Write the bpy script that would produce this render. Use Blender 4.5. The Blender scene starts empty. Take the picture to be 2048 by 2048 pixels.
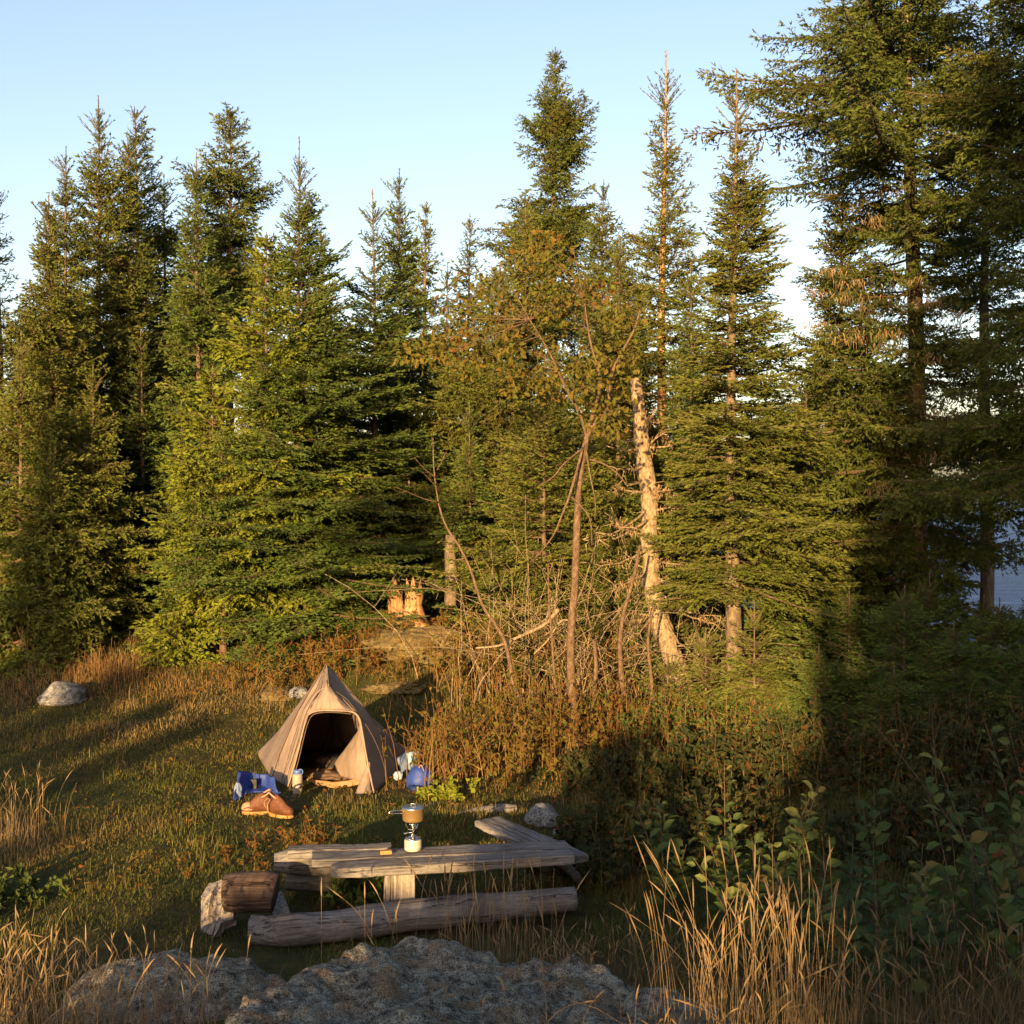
import bpy, math, random
import numpy as np
from mathutils import Vector
R = math.radians
rng = np.random.default_rng(7)
random.seed(7)
scene = bpy.context.scene
COL = scene.collection

# ------------------------------------------------------------------ camera frame
F = 1236.0
CAM = np.array([0.0, 0.0, 2.68])
PITCH = math.atan(26.0 / F)
cp, sp_ = math.cos(PITCH), math.sin(PITCH)
def P(px, py, d):
    """world point seen at pixel (of a 1024 frame) at forward distance d"""
    X = (px - 512) / F; Y = (512 - py) / F
    v = np.array([X, cp + Y * sp_, -sp_ + Y * cp])
    return CAM + v * (d / v[1])
def X_at(px, d): return (px - 512) / F * d
def Z_at(py, d): return float(P(512, py, d)[2])

SUN_AZ, SUN_EL = R(12), R(9.6)      # direction the light travels: towards +y, a little to +x

# ------------------------------------------------------------------ numpy noise
_perm = np.random.default_rng(3).permutation(512).astype(np.int64)
_vals = np.random.default_rng(4).random(512)
def _h3(i, j, k):
    return _vals[_perm[(_perm[(_perm[i & 511] + j) & 511] + k) & 511]]
def vnoise(x, y, z=0.0):
    x = np.asarray(x, float); y = np.asarray(y, float); z = np.asarray(z, float) + np.zeros_like(x)
    i = np.floor(x).astype(np.int64); j = np.floor(y).astype(np.int64); k = np.floor(z).astype(np.int64)
    fx, fy, fz = x - i, y - j, z - k
    fx = fx * fx * (3 - 2 * fx); fy = fy * fy * (3 - 2 * fy); fz = fz * fz * (3 - 2 * fz)
    def l(a, b, t): return a + (b - a) * t
    c = l(l(l(_h3(i, j, k), _h3(i+1, j, k), fx), l(_h3(i, j+1, k), _h3(i+1, j+1, k), fx), fy),
          l(l(_h3(i, j, k+1), _h3(i+1, j, k+1), fx), l(_h3(i, j+1, k+1), _h3(i+1, j+1, k+1), fx), fy), fz)
    return c * 2 - 1
def fbm(x, y, z=0.0, o=4):
    s = 0; a = 1.0; n = 0
    for q in range(o):
        f = 2.03 ** q
        s = s + a * vnoise(np.asarray(x) * f + 17.3 * q, np.asarray(y) * f + 5.1 * q, np.asarray(z) * f + 9.7 * q); n += a; a *= .5
    return s / n
def sstep(a, b, x):
    t = np.clip((np.asarray(x, float) - a) / (b - a), 0, 1)
    return t * t * (3 - 2 * t)

# ------------------------------------------------------------------ terrain
def H(x, y):
    x = np.asarray(x, float); y = np.asarray(y, float)
    z = (.58 + .24 * sstep(-1.9, -.3, x)) * sstep(7.0, 3.2, y)
    z = z + .35 * sstep(1.4, 4.0, x) * sstep(15, 10, y) * sstep(4, 6, y)
    z = z + .62 * np.exp(-(((x + 1.35) / 1.5) ** 2 + ((y - 16.6) / 1.9) ** 2))     # rocky mound below the stump
    z = z + .42 * np.exp(-(((x + 6.4) / 2.4) ** 2 + ((y - 17.2) / 1.5) ** 2))       # grassy hump on the left
    z = z + .30 * sstep(13.5, 18, y) * sstep(4.5, 1.0, x)
    z = z + .05 * fbm(x * .5, y * .5) + .025 * fbm(x * 2.1, y * 2.1)
    c = y - (33 - 15 * sstep(2.2, 6, x))
    z = z - 4.2 * sstep(0, 11, c)
    far = sstep(25, 60, np.abs(x)) ; z = z - 5 * far * sstep(0, 30, y)
    return z
def Hf(x, y): return float(H(np.array([x]), np.array([y]))[0])
def G(px, py):
    """first hit of the terrain along the ray of a pixel"""
    d = np.linspace(3, 40, 1500)
    v = P(px, py, 1.0) - CAM
    pts = CAM + d[:, None] * v
    below = pts[:, 2] <= H(pts[:, 0], pts[:, 1])
    k = int(np.argmax(below)) if below.any() else -1
    return pts[k]

# ------------------------------------------------------------------ mesh builder
class MB:
    def __init__(s): s.V = []; s.Fc = []; s.M = []; s.T = []; s.n = 0
    def add(s, V, Fa, mi=0, tint=0.5):
        V = np.asarray(V, float).reshape(-1, 3)
        if not isinstance(Fa, (list, tuple)) or (len(Fa) and np.isscalar(Fa[0][0]) ):
            Fa = [np.asarray(Fa)]
        s.V.append(V)
        t = np.asarray(tint, float)
        s.T.append(np.full(len(V), float(t)) if t.ndim == 0 else t)
        for f in Fa:
            f = np.asarray(f, dtype=np.int64)
            if f.size == 0: continue
            if f.ndim == 1: f = f[None]
            s.Fc.append(f + s.n); s.M.append(np.full(len(f), mi, dtype=np.int32))
        s.n += len(V)
        return s
    def mesh(s, name, mats, origin=(0, 0, 0), smooth=False):
        V = np.concatenate(s.V) - np.asarray(origin, float)
        tot = np.concatenate([np.full(len(f), f.shape[1], dtype=np.int32) for f in s.Fc])
        idx = np.concatenate([f.ravel() for f in s.Fc]).astype(np.int32)
        me = bpy.data.meshes.new(name)
        me.vertices.add(len(V)); me.vertices.foreach_set('co', V.astype(np.float32).ravel())
        me.loops.add(len(idx)); me.loops.foreach_set('vertex_index', idx)
        me.polygons.add(len(tot))
        st = np.zeros(len(tot), dtype=np.int32); st[1:] = np.cumsum(tot)[:-1]
        me.polygons.foreach_set('loop_start', st)
        me.polygons.foreach_set('loop_total', tot)
        for m in mats: me.materials.append(m)
        me.polygons.foreach_set('material_index', np.concatenate(s.M))
        me.polygons.foreach_set('use_smooth', np.full(len(tot), smooth))
        at = me.attributes.new('tint', 'FLOAT', 'POINT')
        at.data.foreach_set('value', np.concatenate(s.T).astype(np.float32))
        me.update(calc_edges=True); me.validate()
        return me
    def build(s, name, mats, parent=None, origin=None, smooth=False):
        if not isinstance(mats, (list, tuple)): mats = [mats]
        if parent is not None and origin is None: origin = wloc(parent)
        if origin is None: origin = (0, 0, 0)
        o = bpy.data.objects.new(name, s.mesh(name, mats, origin, smooth))
        COL.objects.link(o)
        if parent is not None: o.parent = parent
        else: o.location = origin
        return o
def wloc(o):
    l = np.zeros(3)
    while o is not None:
        l = l + np.array(o.location); o = o.parent
    return l
def tag(o, label=None, cat=None, group=None, kind=None):
    if label: o['label'] = label
    if cat: o['category'] = cat
    if group: o['group'] = group
    if kind: o['kind'] = kind
    return o
def empty(name, loc, label=None, cat=None, group=None):
    o = bpy.data.objects.new(name, None); COL.objects.link(o)
    o.location = loc; o.empty_display_size = .2
    return tag(o, label, cat, group)
def copy_tree(o, parent=None):
    c = o.copy(); COL.objects.link(c); c.parent = parent
    for ch in list(o.children): copy_tree(ch, c)
    return c

def norm(a): return a / np.maximum(np.linalg.norm(a, axis=-1, keepdims=True), 1e-9)
def tube(path, radii, sides=8, cap=True, lump=0.0, seed=0, flat=1.0, flake=0.0):
    p = np.asarray(path, float); n = len(p)
    r = np.full(n, float(radii)) if np.isscalar(radii) else np.asarray(radii, float)
    t = norm(np.gradient(p, axis=0))
    ref = np.array([0, 0, 1.0]) if abs(t[:, 2]).mean() < .8 else np.array([0, 1.0, 0])
    u = norm(np.cross(t, ref)); w = np.cross(u, t)
    a = np.arange(sides) * 2 * math.pi / sides
    rr = r[:, None] * np.ones((n, sides))
    V = p[:, None] + rr[..., None] * (np.cos(a)[None, :, None] * u[:, None] + flat * np.sin(a)[None, :, None] * w[:, None])
    if lump:
        k = .35 / max(r.mean(), 1e-4)
        nz = fbm(V[..., 0] * k + seed * 7.1, V[..., 1] * k, V[..., 2] * k, 3)
        V = p[:, None] + (V - p[:, None]) * (1 + lump * nz)[..., None]
    if flake:
        nz = np.clip(fbm(V[..., 0]*22 + seed, V[..., 1]*22, V[..., 2]*9, 3)*5, -1, 1)
        V = p[:, None] + (V - p[:, None]) * (1 + flake * nz)[..., None]
    V = V.reshape(-1, 3)
    i = np.arange(n - 1)[:, None] * sides; j = np.arange(sides)[None]; j2 = (j + 1) % sides
    Q = np.stack([i + j, i + sides + j, i + sides + j2, i + j2], -1).reshape(-1, 4)
    fs = [Q]
    if cap:
        V = np.vstack([V, p[0], p[-1]])
        jj = np.arange(sides)
        fs.append(np.stack([np.full(sides, n * sides), jj, (jj + 1) % sides], -1))
        b = (n - 1) * sides
        fs.append(np.stack([np.full(sides, n * sides + 1), b + (jj + 1) % sides, b + jj], -1))
    return V, fs
def smooth_path(pts, n=20):
    p = np.asarray(pts, float)
    if len(p) == 2: return p[0] + (p[1] - p[0]) * np.linspace(0, 1, n)[:, None]
    q = np.vstack([2 * p[0] - p[1], p, 2 * p[-1] - p[-2]])
    out = []
    for tt in np.linspace(0, len(p) - 1, n):
        i = min(int(tt), len(p) - 2); t = tt - i
        a, b, c, d = q[i], q[i+1], q[i+2], q[i+3]
        out.append(.5 * (2*b + (c-a)*t + (2*a-5*b+4*c-d)*t*t + (3*b-a-3*c+d)*t**3))
    return np.array(out)
def sticks(P0, P1, r0, r1):
    """three sided prisms, many at once"""
    P0 = np.asarray(P0); P1 = np.asarray(P1); n = len(P0)
    t = norm(P1 - P0); u = norm(np.cross(t, np.array([.3, .2, .93]))); w = np.cross(u, t)
    r0 = np.broadcast_to(np.asarray(r0, float), n); r1 = np.broadcast_to(np.asarray(r1, float), n)
    V = []
    for q, r in ((P0, r0), (P1, r1)):
        for a in (0, 2.094, 4.189):
            V.append(q + r[:, None] * (math.cos(a) * u + math.sin(a) * w))
    V = np.stack(V, 1).reshape(-1, 3)
    b = np.arange(n)[:, None] * 6
    Q = np.concatenate([b + np.array([0, 1, 4, 3]), b + np.array([1, 2, 5, 4]), b + np.array([2, 0, 3, 5])])
    return V, Q
def leaves(C, D, N, L, W, fold=.25):
    """elliptical folded leaves: 8 verts, 4 faces"""
    n = len(C); D = norm(D); S = norm(np.cross(N, D)); N = np.cross(D, S)
    L = np.broadcast_to(np.asarray(L, float), n)[:, None]; W = np.broadcast_to(np.asarray(W, float), n)[:, None]
    up = N * W * fold
    V = np.stack([C, C + D*L*.33 + S*W*.5 + up, C + D*L*.68 + S*W*.42 + up, C + D*L - N*L*.08,
                  C + D*L*.68 - S*W*.42 + up, C + D*L*.33 - S*W*.5 + up, C + D*L*.33, C + D*L*.68], 1).reshape(-1, 3)
    b = np.arange(n)[:, None] * 8
    T = np.concatenate([b + np.array(k) for k in ([0, 6, 1], [7, 3, 2], [0, 5, 6], [7, 4, 3])])
    Q = np.concatenate([b + np.array(k) for k in ([6, 7, 2, 1], [5, 4, 7, 6])])
    return V, [T, Q]
def blades(B, h, lean, w, az, seg2=True):
    """curved grass blades"""
    n = len(B); d = np.stack([np.cos(az), np.sin(az), np.zeros(n)], 1); s = np.stack([-np.sin(az), np.cos(az), np.zeros(n)], 1)
    h = np.asarray(h)[:, None]; lean = np.asarray(lean)[:, None]; w = np.broadcast_to(np.asarray(w, float), n)[:, None]
    up = np.array([0, 0, 1.0])
    tip = B + up * h * np.sqrt(np.maximum(1 - lean**2, .05)) + d * h * lean
    if not seg2:
        V = np.stack([B - s*w/2, B + s*w/2, tip], 1).reshape(-1, 3)
        return V, np.arange(3 * n).reshape(-1, 3)
    mid = B + up * h * .6 + d * h * lean * .3
    V = np.stack([B - s*w/2, B + s*w/2, mid + s*w*.38, mid - s*w*.38, tip], 1).reshape(-1, 3)
    b = np.arange(n)[:, None] * 5
    return V, [b + np.array([0, 1, 2, 3]), b + np.array([3, 2, 4])]
def loft(ribs, rows=24, cols=6, sag=0.0):
    """grid through a list of 3D polylines"""
    rs = []
    for r in ribs:
        r = np.asarray(r, float); L = np.r_[0, np.cumsum(np.linalg.norm(np.diff(r, axis=0), axis=1))]; L /= L[-1]
        t = np.linspace(0, 1, rows); rs.append(np.stack([np.interp(t, L, r[:, k]) for k in range(3)], 1))
    g = []
    for a, b in zip(rs[:-1], rs[1:]):
        for c in range(cols):
            u = c / cols
            q = a * (1 - u) + b * u
            g.append(q)
    g.append(rs[-1]); g = np.array(g)
    m, n = g.shape[:2]
    i = np.arange(m - 1)[:, None]; j = np.arange(n - 1)[None]
    Q = np.stack([i*n + j, i*n + j + 1, (i+1)*n + j + 1, (i+1)*n + j], -1).reshape(-1, 4)
    return g.reshape(-1, 3), Q, (m, n)
def lathe(prof, c, seg=32):
    a = np.arange(seg) * 2 * math.pi / seg
    V = np.array([[c[0] + r*np.cos(t), c[1] + r*np.sin(t), c[2] + z] for r, z in prof for t in a])
    n = len(prof); i = np.arange(n - 1)[:, None] * seg; j = np.arange(seg)[None]; j2 = (j + 1) % seg
    return V, np.stack([i + j, i + j2, i + seg + j2, i + seg + j], -1).reshape(-1, 4)

# ------------------------------------------------------------------ materials
def new_mat(name, rough=.8, spec=.2):
    m = bpy.data.materials.new(name); m.use_nodes = True
    nt = m.node_tree; b = nt.nodes['Principled BSDF']
    b.inputs['Roughness'].default_value = rough
    b.inputs['Specular IOR Level'].default_value = spec
    return m, nt, b
def node(nt, t, **k):
    n = nt.nodes.new(t)
    for a, v in k.items(): setattr(n, a, v)
    return n
def ramp(nt, fac, stops):
    r = node(nt, 'ShaderNodeValToRGB'); e = r.color_ramp.elements
    while len(e) < len(stops): e.new(.5)
    for q, (p, c) in zip(e, stops): q.position = p; q.color = (*c, 1)
    nt.links.new(fac, r.inputs[0]); return r.outputs[0]
def noise(nt, scale, detail=4, vec=None, rough=.55):
    n = node(nt, 'ShaderNodeTexNoise'); n.inputs['Scale'].default_value = scale; n.inputs['Detail'].default_value = detail
    n.inputs['Roughness'].default_value = rough
    if vec is not None: nt.links.new(vec, n.inputs['Vector'])
    return n.outputs['Fac']
def coords(nt, scale=(1, 1, 1), rot=(0, 0, 0), kind='Object'):
    t = node(nt, 'ShaderNodeTexCoord'); mp = node(nt, 'ShaderNodeMapping')
    mp.inputs['Scale'].default_value = scale; mp.inputs['Rotation'].default_value = rot
    nt.links.new(t.outputs[kind], mp.inputs['Vector']); return mp.outputs[0]
def mixc(nt, fac, a, b, mode='MIX'):
    n = node(nt, 'ShaderNodeMix', data_type='RGBA', blend_type=mode)
    if isinstance(fac, (int, float)): n.inputs[0].default_value = fac
    else: nt.links.new(fac, n.inputs[0])
    for k, v in ((6, a), (7, b)):
        if isinstance(v, tuple): n.inputs[k].default_value = (*v, 1)
        else: nt.links.new(v, n.inputs[k])
    return n.outputs[2]
def bump(nt, b, h, strength=.4, dist=.01):
    n = node(nt, 'ShaderNodeBump'); n.inputs['Strength'].default_value = strength; n.inputs['Distance'].default_value = dist
    nt.links.new(h, n.inputs['Height']); nt.links.new(n.outputs[0], b.inputs['Normal'])
def tint_mat(name, stops, rough=.75, spec=.15, trans=0.0, objvar=.0):
    """colour from the per vertex 'tint' value, optional translucency"""
    m, nt, b = new_mat(name, rough, spec)
    a = node(nt, 'ShaderNodeAttribute', attribute_name='tint')
    c = ramp(nt, a.outputs['Fac'], stops)
    if objvar:
        oi = node(nt, 'ShaderNodeObjectInfo')
        hs = node(nt, 'ShaderNodeHueSaturation')
        mr = node(nt, 'ShaderNodeMapRange'); mr.inputs['To Min'].default_value = 1 - objvar; mr.inputs['To Max'].default_value = 1 + objvar
        nt.links.new(oi.outputs['Random'], mr.inputs['Value']); nt.links.new(mr.outputs[0], hs.inputs['Value'])
        nt.links.new(c, hs.inputs['Color']); c = hs.outputs[0]
    nt.links.new(c, b.inputs['Base Color'])
    if trans:
        out = nt.nodes['Material Output']; tr = node(nt, 'ShaderNodeBsdfTranslucent'); mx = node(nt, 'ShaderNodeMixShader')
        mx.inputs[0].default_value = trans
        nt.links.new(c, tr.inputs['Color']); nt.links.new(b.outputs[0], mx.inputs[1]); nt.links.new(tr.outputs[0], mx.inputs[2])
        nt.links.new(mx.outputs[0], out.inputs['Surface'])
    return m

M = {}
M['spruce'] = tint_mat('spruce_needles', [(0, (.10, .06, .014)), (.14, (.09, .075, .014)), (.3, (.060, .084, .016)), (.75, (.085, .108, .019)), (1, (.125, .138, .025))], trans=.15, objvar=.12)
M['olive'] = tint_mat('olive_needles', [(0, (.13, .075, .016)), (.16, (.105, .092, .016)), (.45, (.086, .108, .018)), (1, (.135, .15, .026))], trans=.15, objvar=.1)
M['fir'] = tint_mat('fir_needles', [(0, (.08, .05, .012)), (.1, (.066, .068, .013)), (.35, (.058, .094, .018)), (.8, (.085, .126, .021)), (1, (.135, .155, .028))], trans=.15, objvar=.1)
M['firlit'] = tint_mat('sunlit_fir_needles', [(0, (.085, .068, .014)), (.3, (.085, .112, .018)), (1, (.16, .165, .03))], trans=.2, objvar=.08)  # lighter, yellower copy of the fir needles with sunlight put into the colour
M['cedar'] = tint_mat('cedar_foliage', [(0, (.10, .065, .012)), (.12, (.115, .135, .016)), (.6, (.15, .185, .018)), (1, (.21, .23, .026))], trans=.25)
M['rust'] = tint_mat('autumn_leaves', [(0, (0.160, 0.046, 0.012)), (.15, (0.160, 0.069, 0.018)), (.5, (0.127, 0.090, 0.018)), (.8, (0.098, 0.106, 0.018)), (1, (0.160, 0.109, 0.020))], trans=.3)
M['birch'] = tint_mat('green_leaves', [(0, (.055, .085, .018)), (1, (.095, .125, .03))], trans=.3)
M['broad'] = tint_mat('broad_leaves', [(0, (.030, .055, .017)), (.55, (.065, .098, .027)), (.84, (.135, .150, .042)), (.92, (.16, .085, .03)), (1, (.20, .05, .02))], rough=.6, trans=.25)
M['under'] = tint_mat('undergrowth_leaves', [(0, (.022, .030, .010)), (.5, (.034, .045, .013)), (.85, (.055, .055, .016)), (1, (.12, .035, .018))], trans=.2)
M['grass'] = tint_mat('meadow_blades', [(0, (.045, .068, .013)), (.3, (.08, .098, .017)), (.55, (.12, .112, .024)), (.8, (.165, .115, .04)), (1, (.23, .165, .07))], trans=.2)
M['gold'] = tint_mat('dry_grass', [(0, (.085, .075, .035)), (.4, (.185, .125, .06)), (1, (.29, .205, .11))], trans=.15)
M['cane'] = tint_mat('dry_canes', [(0, (.11, .048, .018)), (.5, (.17, .092, .034)), (1, (.26, .17, .07))], trans=.1)

def bark_mat(name, a, b_, c, scale=14, stretch=.25):
    m, nt, b = new_mat(name, .9, .1)
    v = coords(nt, (1, 1, stretch))
    n1 = noise(nt, scale, 6, v, .65); n2 = noise(nt, scale * .25, 3, v)
    col = ramp(nt, n1, [(.3, a), (.52, b_), (.72, c)])
    col = mixc(nt, n2, col, (a[0]*.8, a[1]*.8, a[2]*.8), 'MIX') if False else col
    nt.links.new(col, b.inputs['Base Color']); bump(nt, b, n1, .8, .02); return m
M['bark'] = bark_mat('spruce_bark', (.06, .042, .03), (.13, .092, .065), (.21, .165, .125))
M['bark_pale'] = bark_mat('lichen_bark', (.07, .05, .035), (.16, .12, .08), (.26, .22, .14), 22, .6)
M['deadwood'] = bark_mat('dead_wood', (.07, .048, .03), (.26, .195, .12), (.41, .34, .225), 34, .4)
M['alder_bark'] = bark_mat('alder_bark', (.06, .04, .026), (.13, .085, .052), (.21, .15, .10), 34, .6)
M['twig'] = bark_mat('twig_bark', (.06, .04, .028), (.11, .075, .05), (.16, .12, .085), 30, 1)
def drift_mat(name, a, b_, c, axis='x', scale=9):
    m, nt, b = new_mat(name, .88, .12)
    k = 'xyz'.index(axis)
    def st(q): v_ = [1, 1, 1]; v_[k] = q; return tuple(v_)
    n1 = noise(nt, scale * 6, 6, coords(nt, st(.05)), .68); n2 = noise(nt, 3.5, 5, coords(nt), .65); n3 = noise(nt, 30, 3, coords(nt, st(.022)), .5)
    n4 = noise(nt, 120, 3, coords(nt, st(.25)), .6)
    col = ramp(nt, n1, [(.3, a), (.5, b_), (.68, c)])
    col = mixc(nt, ramp(nt, n2, [(.46, (0, 0, 0)), (.7, (.75, .75, .75))]), col, (a[0]*1.5, a[1]*1.3, a[2]*1.15))
    crack = ramp(nt, n3, [(.40, (0, 0, 0)), (.425, (1, 1, 1)), (.44, (0, 0, 0))])
    col = mixc(nt, crack, col, (a[0]*.3, a[1]*.28, a[2]*.28))
    col = mixc(nt, ramp(nt, n4, [(.35, (.45, .45, .45)), (.5, (0, 0, 0))]), col, a)
    nt.links.new(col, b.inputs['Base Color'])
    sb = node(nt, 'ShaderNodeMath', operation='SUBTRACT'); nt.links.new(n1, sb.inputs[0]); nt.links.new(crack, sb.inputs[1])
    bump(nt, b, sb.outputs[0], .9, .006); return m
M['drift'] = drift_mat('driftwood', (.07, .064, .06), (.185, .172, .16), (.29, .27, .25))
M['drift_z'] = drift_mat('weathered_post', (.10, .09, .08), (.27, .235, .20), (.38, .34, .29), 'z')
M['drift_y'] = drift_mat('weathered_board', (.1, .09, .08), (.23, .2, .18), (.32, .29, .26), 'y')
M['brownlog'] = drift_mat('brown_log', (.035, .024, .019), (.078, .053, .042), (.15, .12, .10), 'x')
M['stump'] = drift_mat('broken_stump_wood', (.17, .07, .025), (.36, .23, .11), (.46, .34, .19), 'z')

def rock_mat(name, base, lich, tan, dark, s=1.0, tanamt=.62):
    m, nt, b = new_mat(name, .92, .15)
    v = coords(nt)
    n1 = noise(nt, 9*s, 8, v, .68); n2 = noise(nt, 38*s, 6, v, .7); n3 = noise(nt, 3.2*s, 4, v, .6); n4 = noise(nt, 90*s, 3, v, .7)
    col = ramp(nt, n1, [(.38, dark), (.47, base), (.56, lich), (.68, tuple(min(1, q*1.25) for q in lich))])
    col = mixc(nt, ramp(nt, n3, [(tanamt - .06, (0, 0, 0)), (tanamt + .04, (.8, .8, .8))]), col, tan)
    col = mixc(nt, ramp(nt, n2, [(.36, (.85, .85, .85)), (.46, (0, 0, 0))]), col, dark)
    col = mixc(nt, ramp(nt, n4, [(.56, (0, 0, 0)), (.64, (.7, .7, .7))]), col, tuple(min(1, q*1.5) for q in lich))
    n5 = noise(nt, 70*s, 2, v, .6)
    col = mixc(nt, ramp(nt, n5, [(.40, (.9, .9, .9)), (.47, (0, 0, 0))]), col, dark)
    nt.links.new(col, b.inputs['Base Color'])
    ad = node(nt, 'ShaderNodeMath', operation='ADD'); nt.links.new(n1, ad.inputs[0]); nt.links.new(n2, ad.inputs[1])
    bump(nt, b, ad.outputs[0], .9, .025); return m
M['rock'] = rock_mat('lichen_rock', (.20, .185, .15), (.38, .365, .28), (.29, .19, .10), (.036, .032, .026), 2.3, .57)
M['rock2'] = rock_mat('pale_rock', (.20, .20, .19), (.31, .31, .295), (.22, .18, .13), (.06, .058, .055), 1.6, .68)
M['rock3'] = rock_mat('mossy_rock', (.13, .10, .045), (.24, .19, .075), (.16, .11, .045), (.05, .04, .02), 2.2, .5)

m, nt, b = new_mat('forest_soil', .95, .05)
v = coords(nt); n1 = noise(nt, 6, 8, v, .7); n2 = noise(nt, .7, 4, v)
c = ramp(nt, n1, [(.3, (.026, .023, .011)), (.5, (.060, .050, .020)), (.7, (.11, .075, .032))])
c = mixc(nt, ramp(nt, n2, [(.4, (0, 0, 0)), (.65, (.7, .7, .7))]), c, (.055, .062, .016))
nt.links.new(c, b.inputs['Base Color']); bump(nt, b, n1, 1, .05); M['soil'] = m

m, nt, b = new_mat('lake_water', .4, .07)
b.inputs['Base Color'].default_value = (.035, .085, .21, 1)
v = coords(nt, (.25, 1, 1)); n1 = noise(nt, 1.2, 7, v, .7); bump(nt, b, n1, 1, .5); nt.links.new(ramp(nt, n1, [(.42, (.010, .035, .12)), (.6, (.03, .075, .21)), (.72, (.25, .33, .46))]), b.inputs['Base Color']); M['water'] = m  # blue of the reflected sky and pale wave streaks painted as base colour
m, nt, b = new_mat('far_shore', .95, .05); b.inputs['Base Color'].default_value = (.035, .05, .06, 1); M['shore'] = m

def fabric(name, col, rough=.7, trans=0.0, sheen=.0, scale=9, amt=.25):
    m, nt, b = new_mat(name, rough, .25)
    v = coords(nt); n1 = noise(nt, scale, 4, v); n2 = noise(nt, 60, 2, v)
    c = mixc(nt, n1, tuple(q*(1-amt) for q in col), tuple(min(1, q*(1+amt)) for q in col))
    nt.links.new(c, b.inputs['Base Color']); bump(nt, b, n1, .35, .03)
    if trans:
        out = nt.nodes['Material Output']; tr = node(nt, 'ShaderNodeBsdfTranslucent'); mx = node(nt, 'ShaderNodeMixShader')
        mx.inputs[0].default_value = trans
        nt.links.new(c, tr.inputs['Color']); nt.links.new(b.outputs[0], mx.inputs[1]); nt.links.new(tr.outputs[0], mx.inputs[2])
        nt.links.new(mx.outputs[0], out.inputs['Surface'])
    return m
M['tent'] = fabric('tent_fabric', (.240, .182, .140), .65, .04)
M['trim'] = fabric('tent_trim', (.235, .178, .136), .6)
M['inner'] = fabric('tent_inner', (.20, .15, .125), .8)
M['floor'] = fabric('tent_floor', (.26, .14, .055), .5)
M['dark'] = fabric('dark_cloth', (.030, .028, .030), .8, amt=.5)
M['tanc'] = fabric('tan_cloth', (.30, .20, .13), .8, amt=.4)
M['brownc'] = fabric('brown_cloth', (.11, .072, .045), .8, amt=.5, scale=20)
M['blue'] = fabric('blue_nylon', (.026, .052, .23), .5, amt=.35)
M['navy'] = fabric('navy_nylon', (.012, .025, .12), .5, amt=.3)
M['paleblue'] = fabric('pale_plastic', (.26, .34, .42), .35)
M['slate'] = fabric('slate_nylon', (.13, .18, .29), .55)
M['leather'] = fabric('brown_leather', (.115, .046, .024), .6, amt=.4, scale=25)
M['sole'] = fabric('tan_sole', (.38, .19, .06), .6, amt=.2)
M['toe'] = fabric('pale_leather', (.30, .19, .12), .6)
M['black'] = fabric('black_plastic', (.02, .02, .02), .5)
M['cream'] = fabric('cream_plastic', (.29, .25, .19), .45, amt=.08)
M['lid'] = fabric('blue_lid', (.08, .14, .36), .4)
def metal(name, col, rough=.3, mt=1.0):
    m, nt, b = new_mat(name, rough, .5); b.inputs['Metallic'].default_value = mt
    n1 = noise(nt, 40, 4, coords(nt)); c = mixc(nt, n1, tuple(q*.8 for q in col), col)
    nt.links.new(c, b.inputs['Base Color']); return m
M['steel'] = metal('stove_steel', (.62, .58, .54), .25)
M['pot'] = metal('sun_tinted_titanium', (.40, .265, .115), .42, .6)  # golden tint puts the low sun's colour into the metal
M['potlid'] = metal('pot_lid', (.55, .55, .56), .35)
m, nt, b = new_mat('canister_paint', .35, .5)
v = coords(nt, (1, 1, 1)); n1 = noise(nt, 30, 3, v); n2 = noise(nt, 90, 2, v)
c = ramp(nt, n1, [(.42, (.40, .375, .32)), (.58, (.45, .42, .37)), (.66, (.30, .24, .18))]); nt.links.new(c, b.inputs['Base Color']); M['can'] = m
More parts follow.
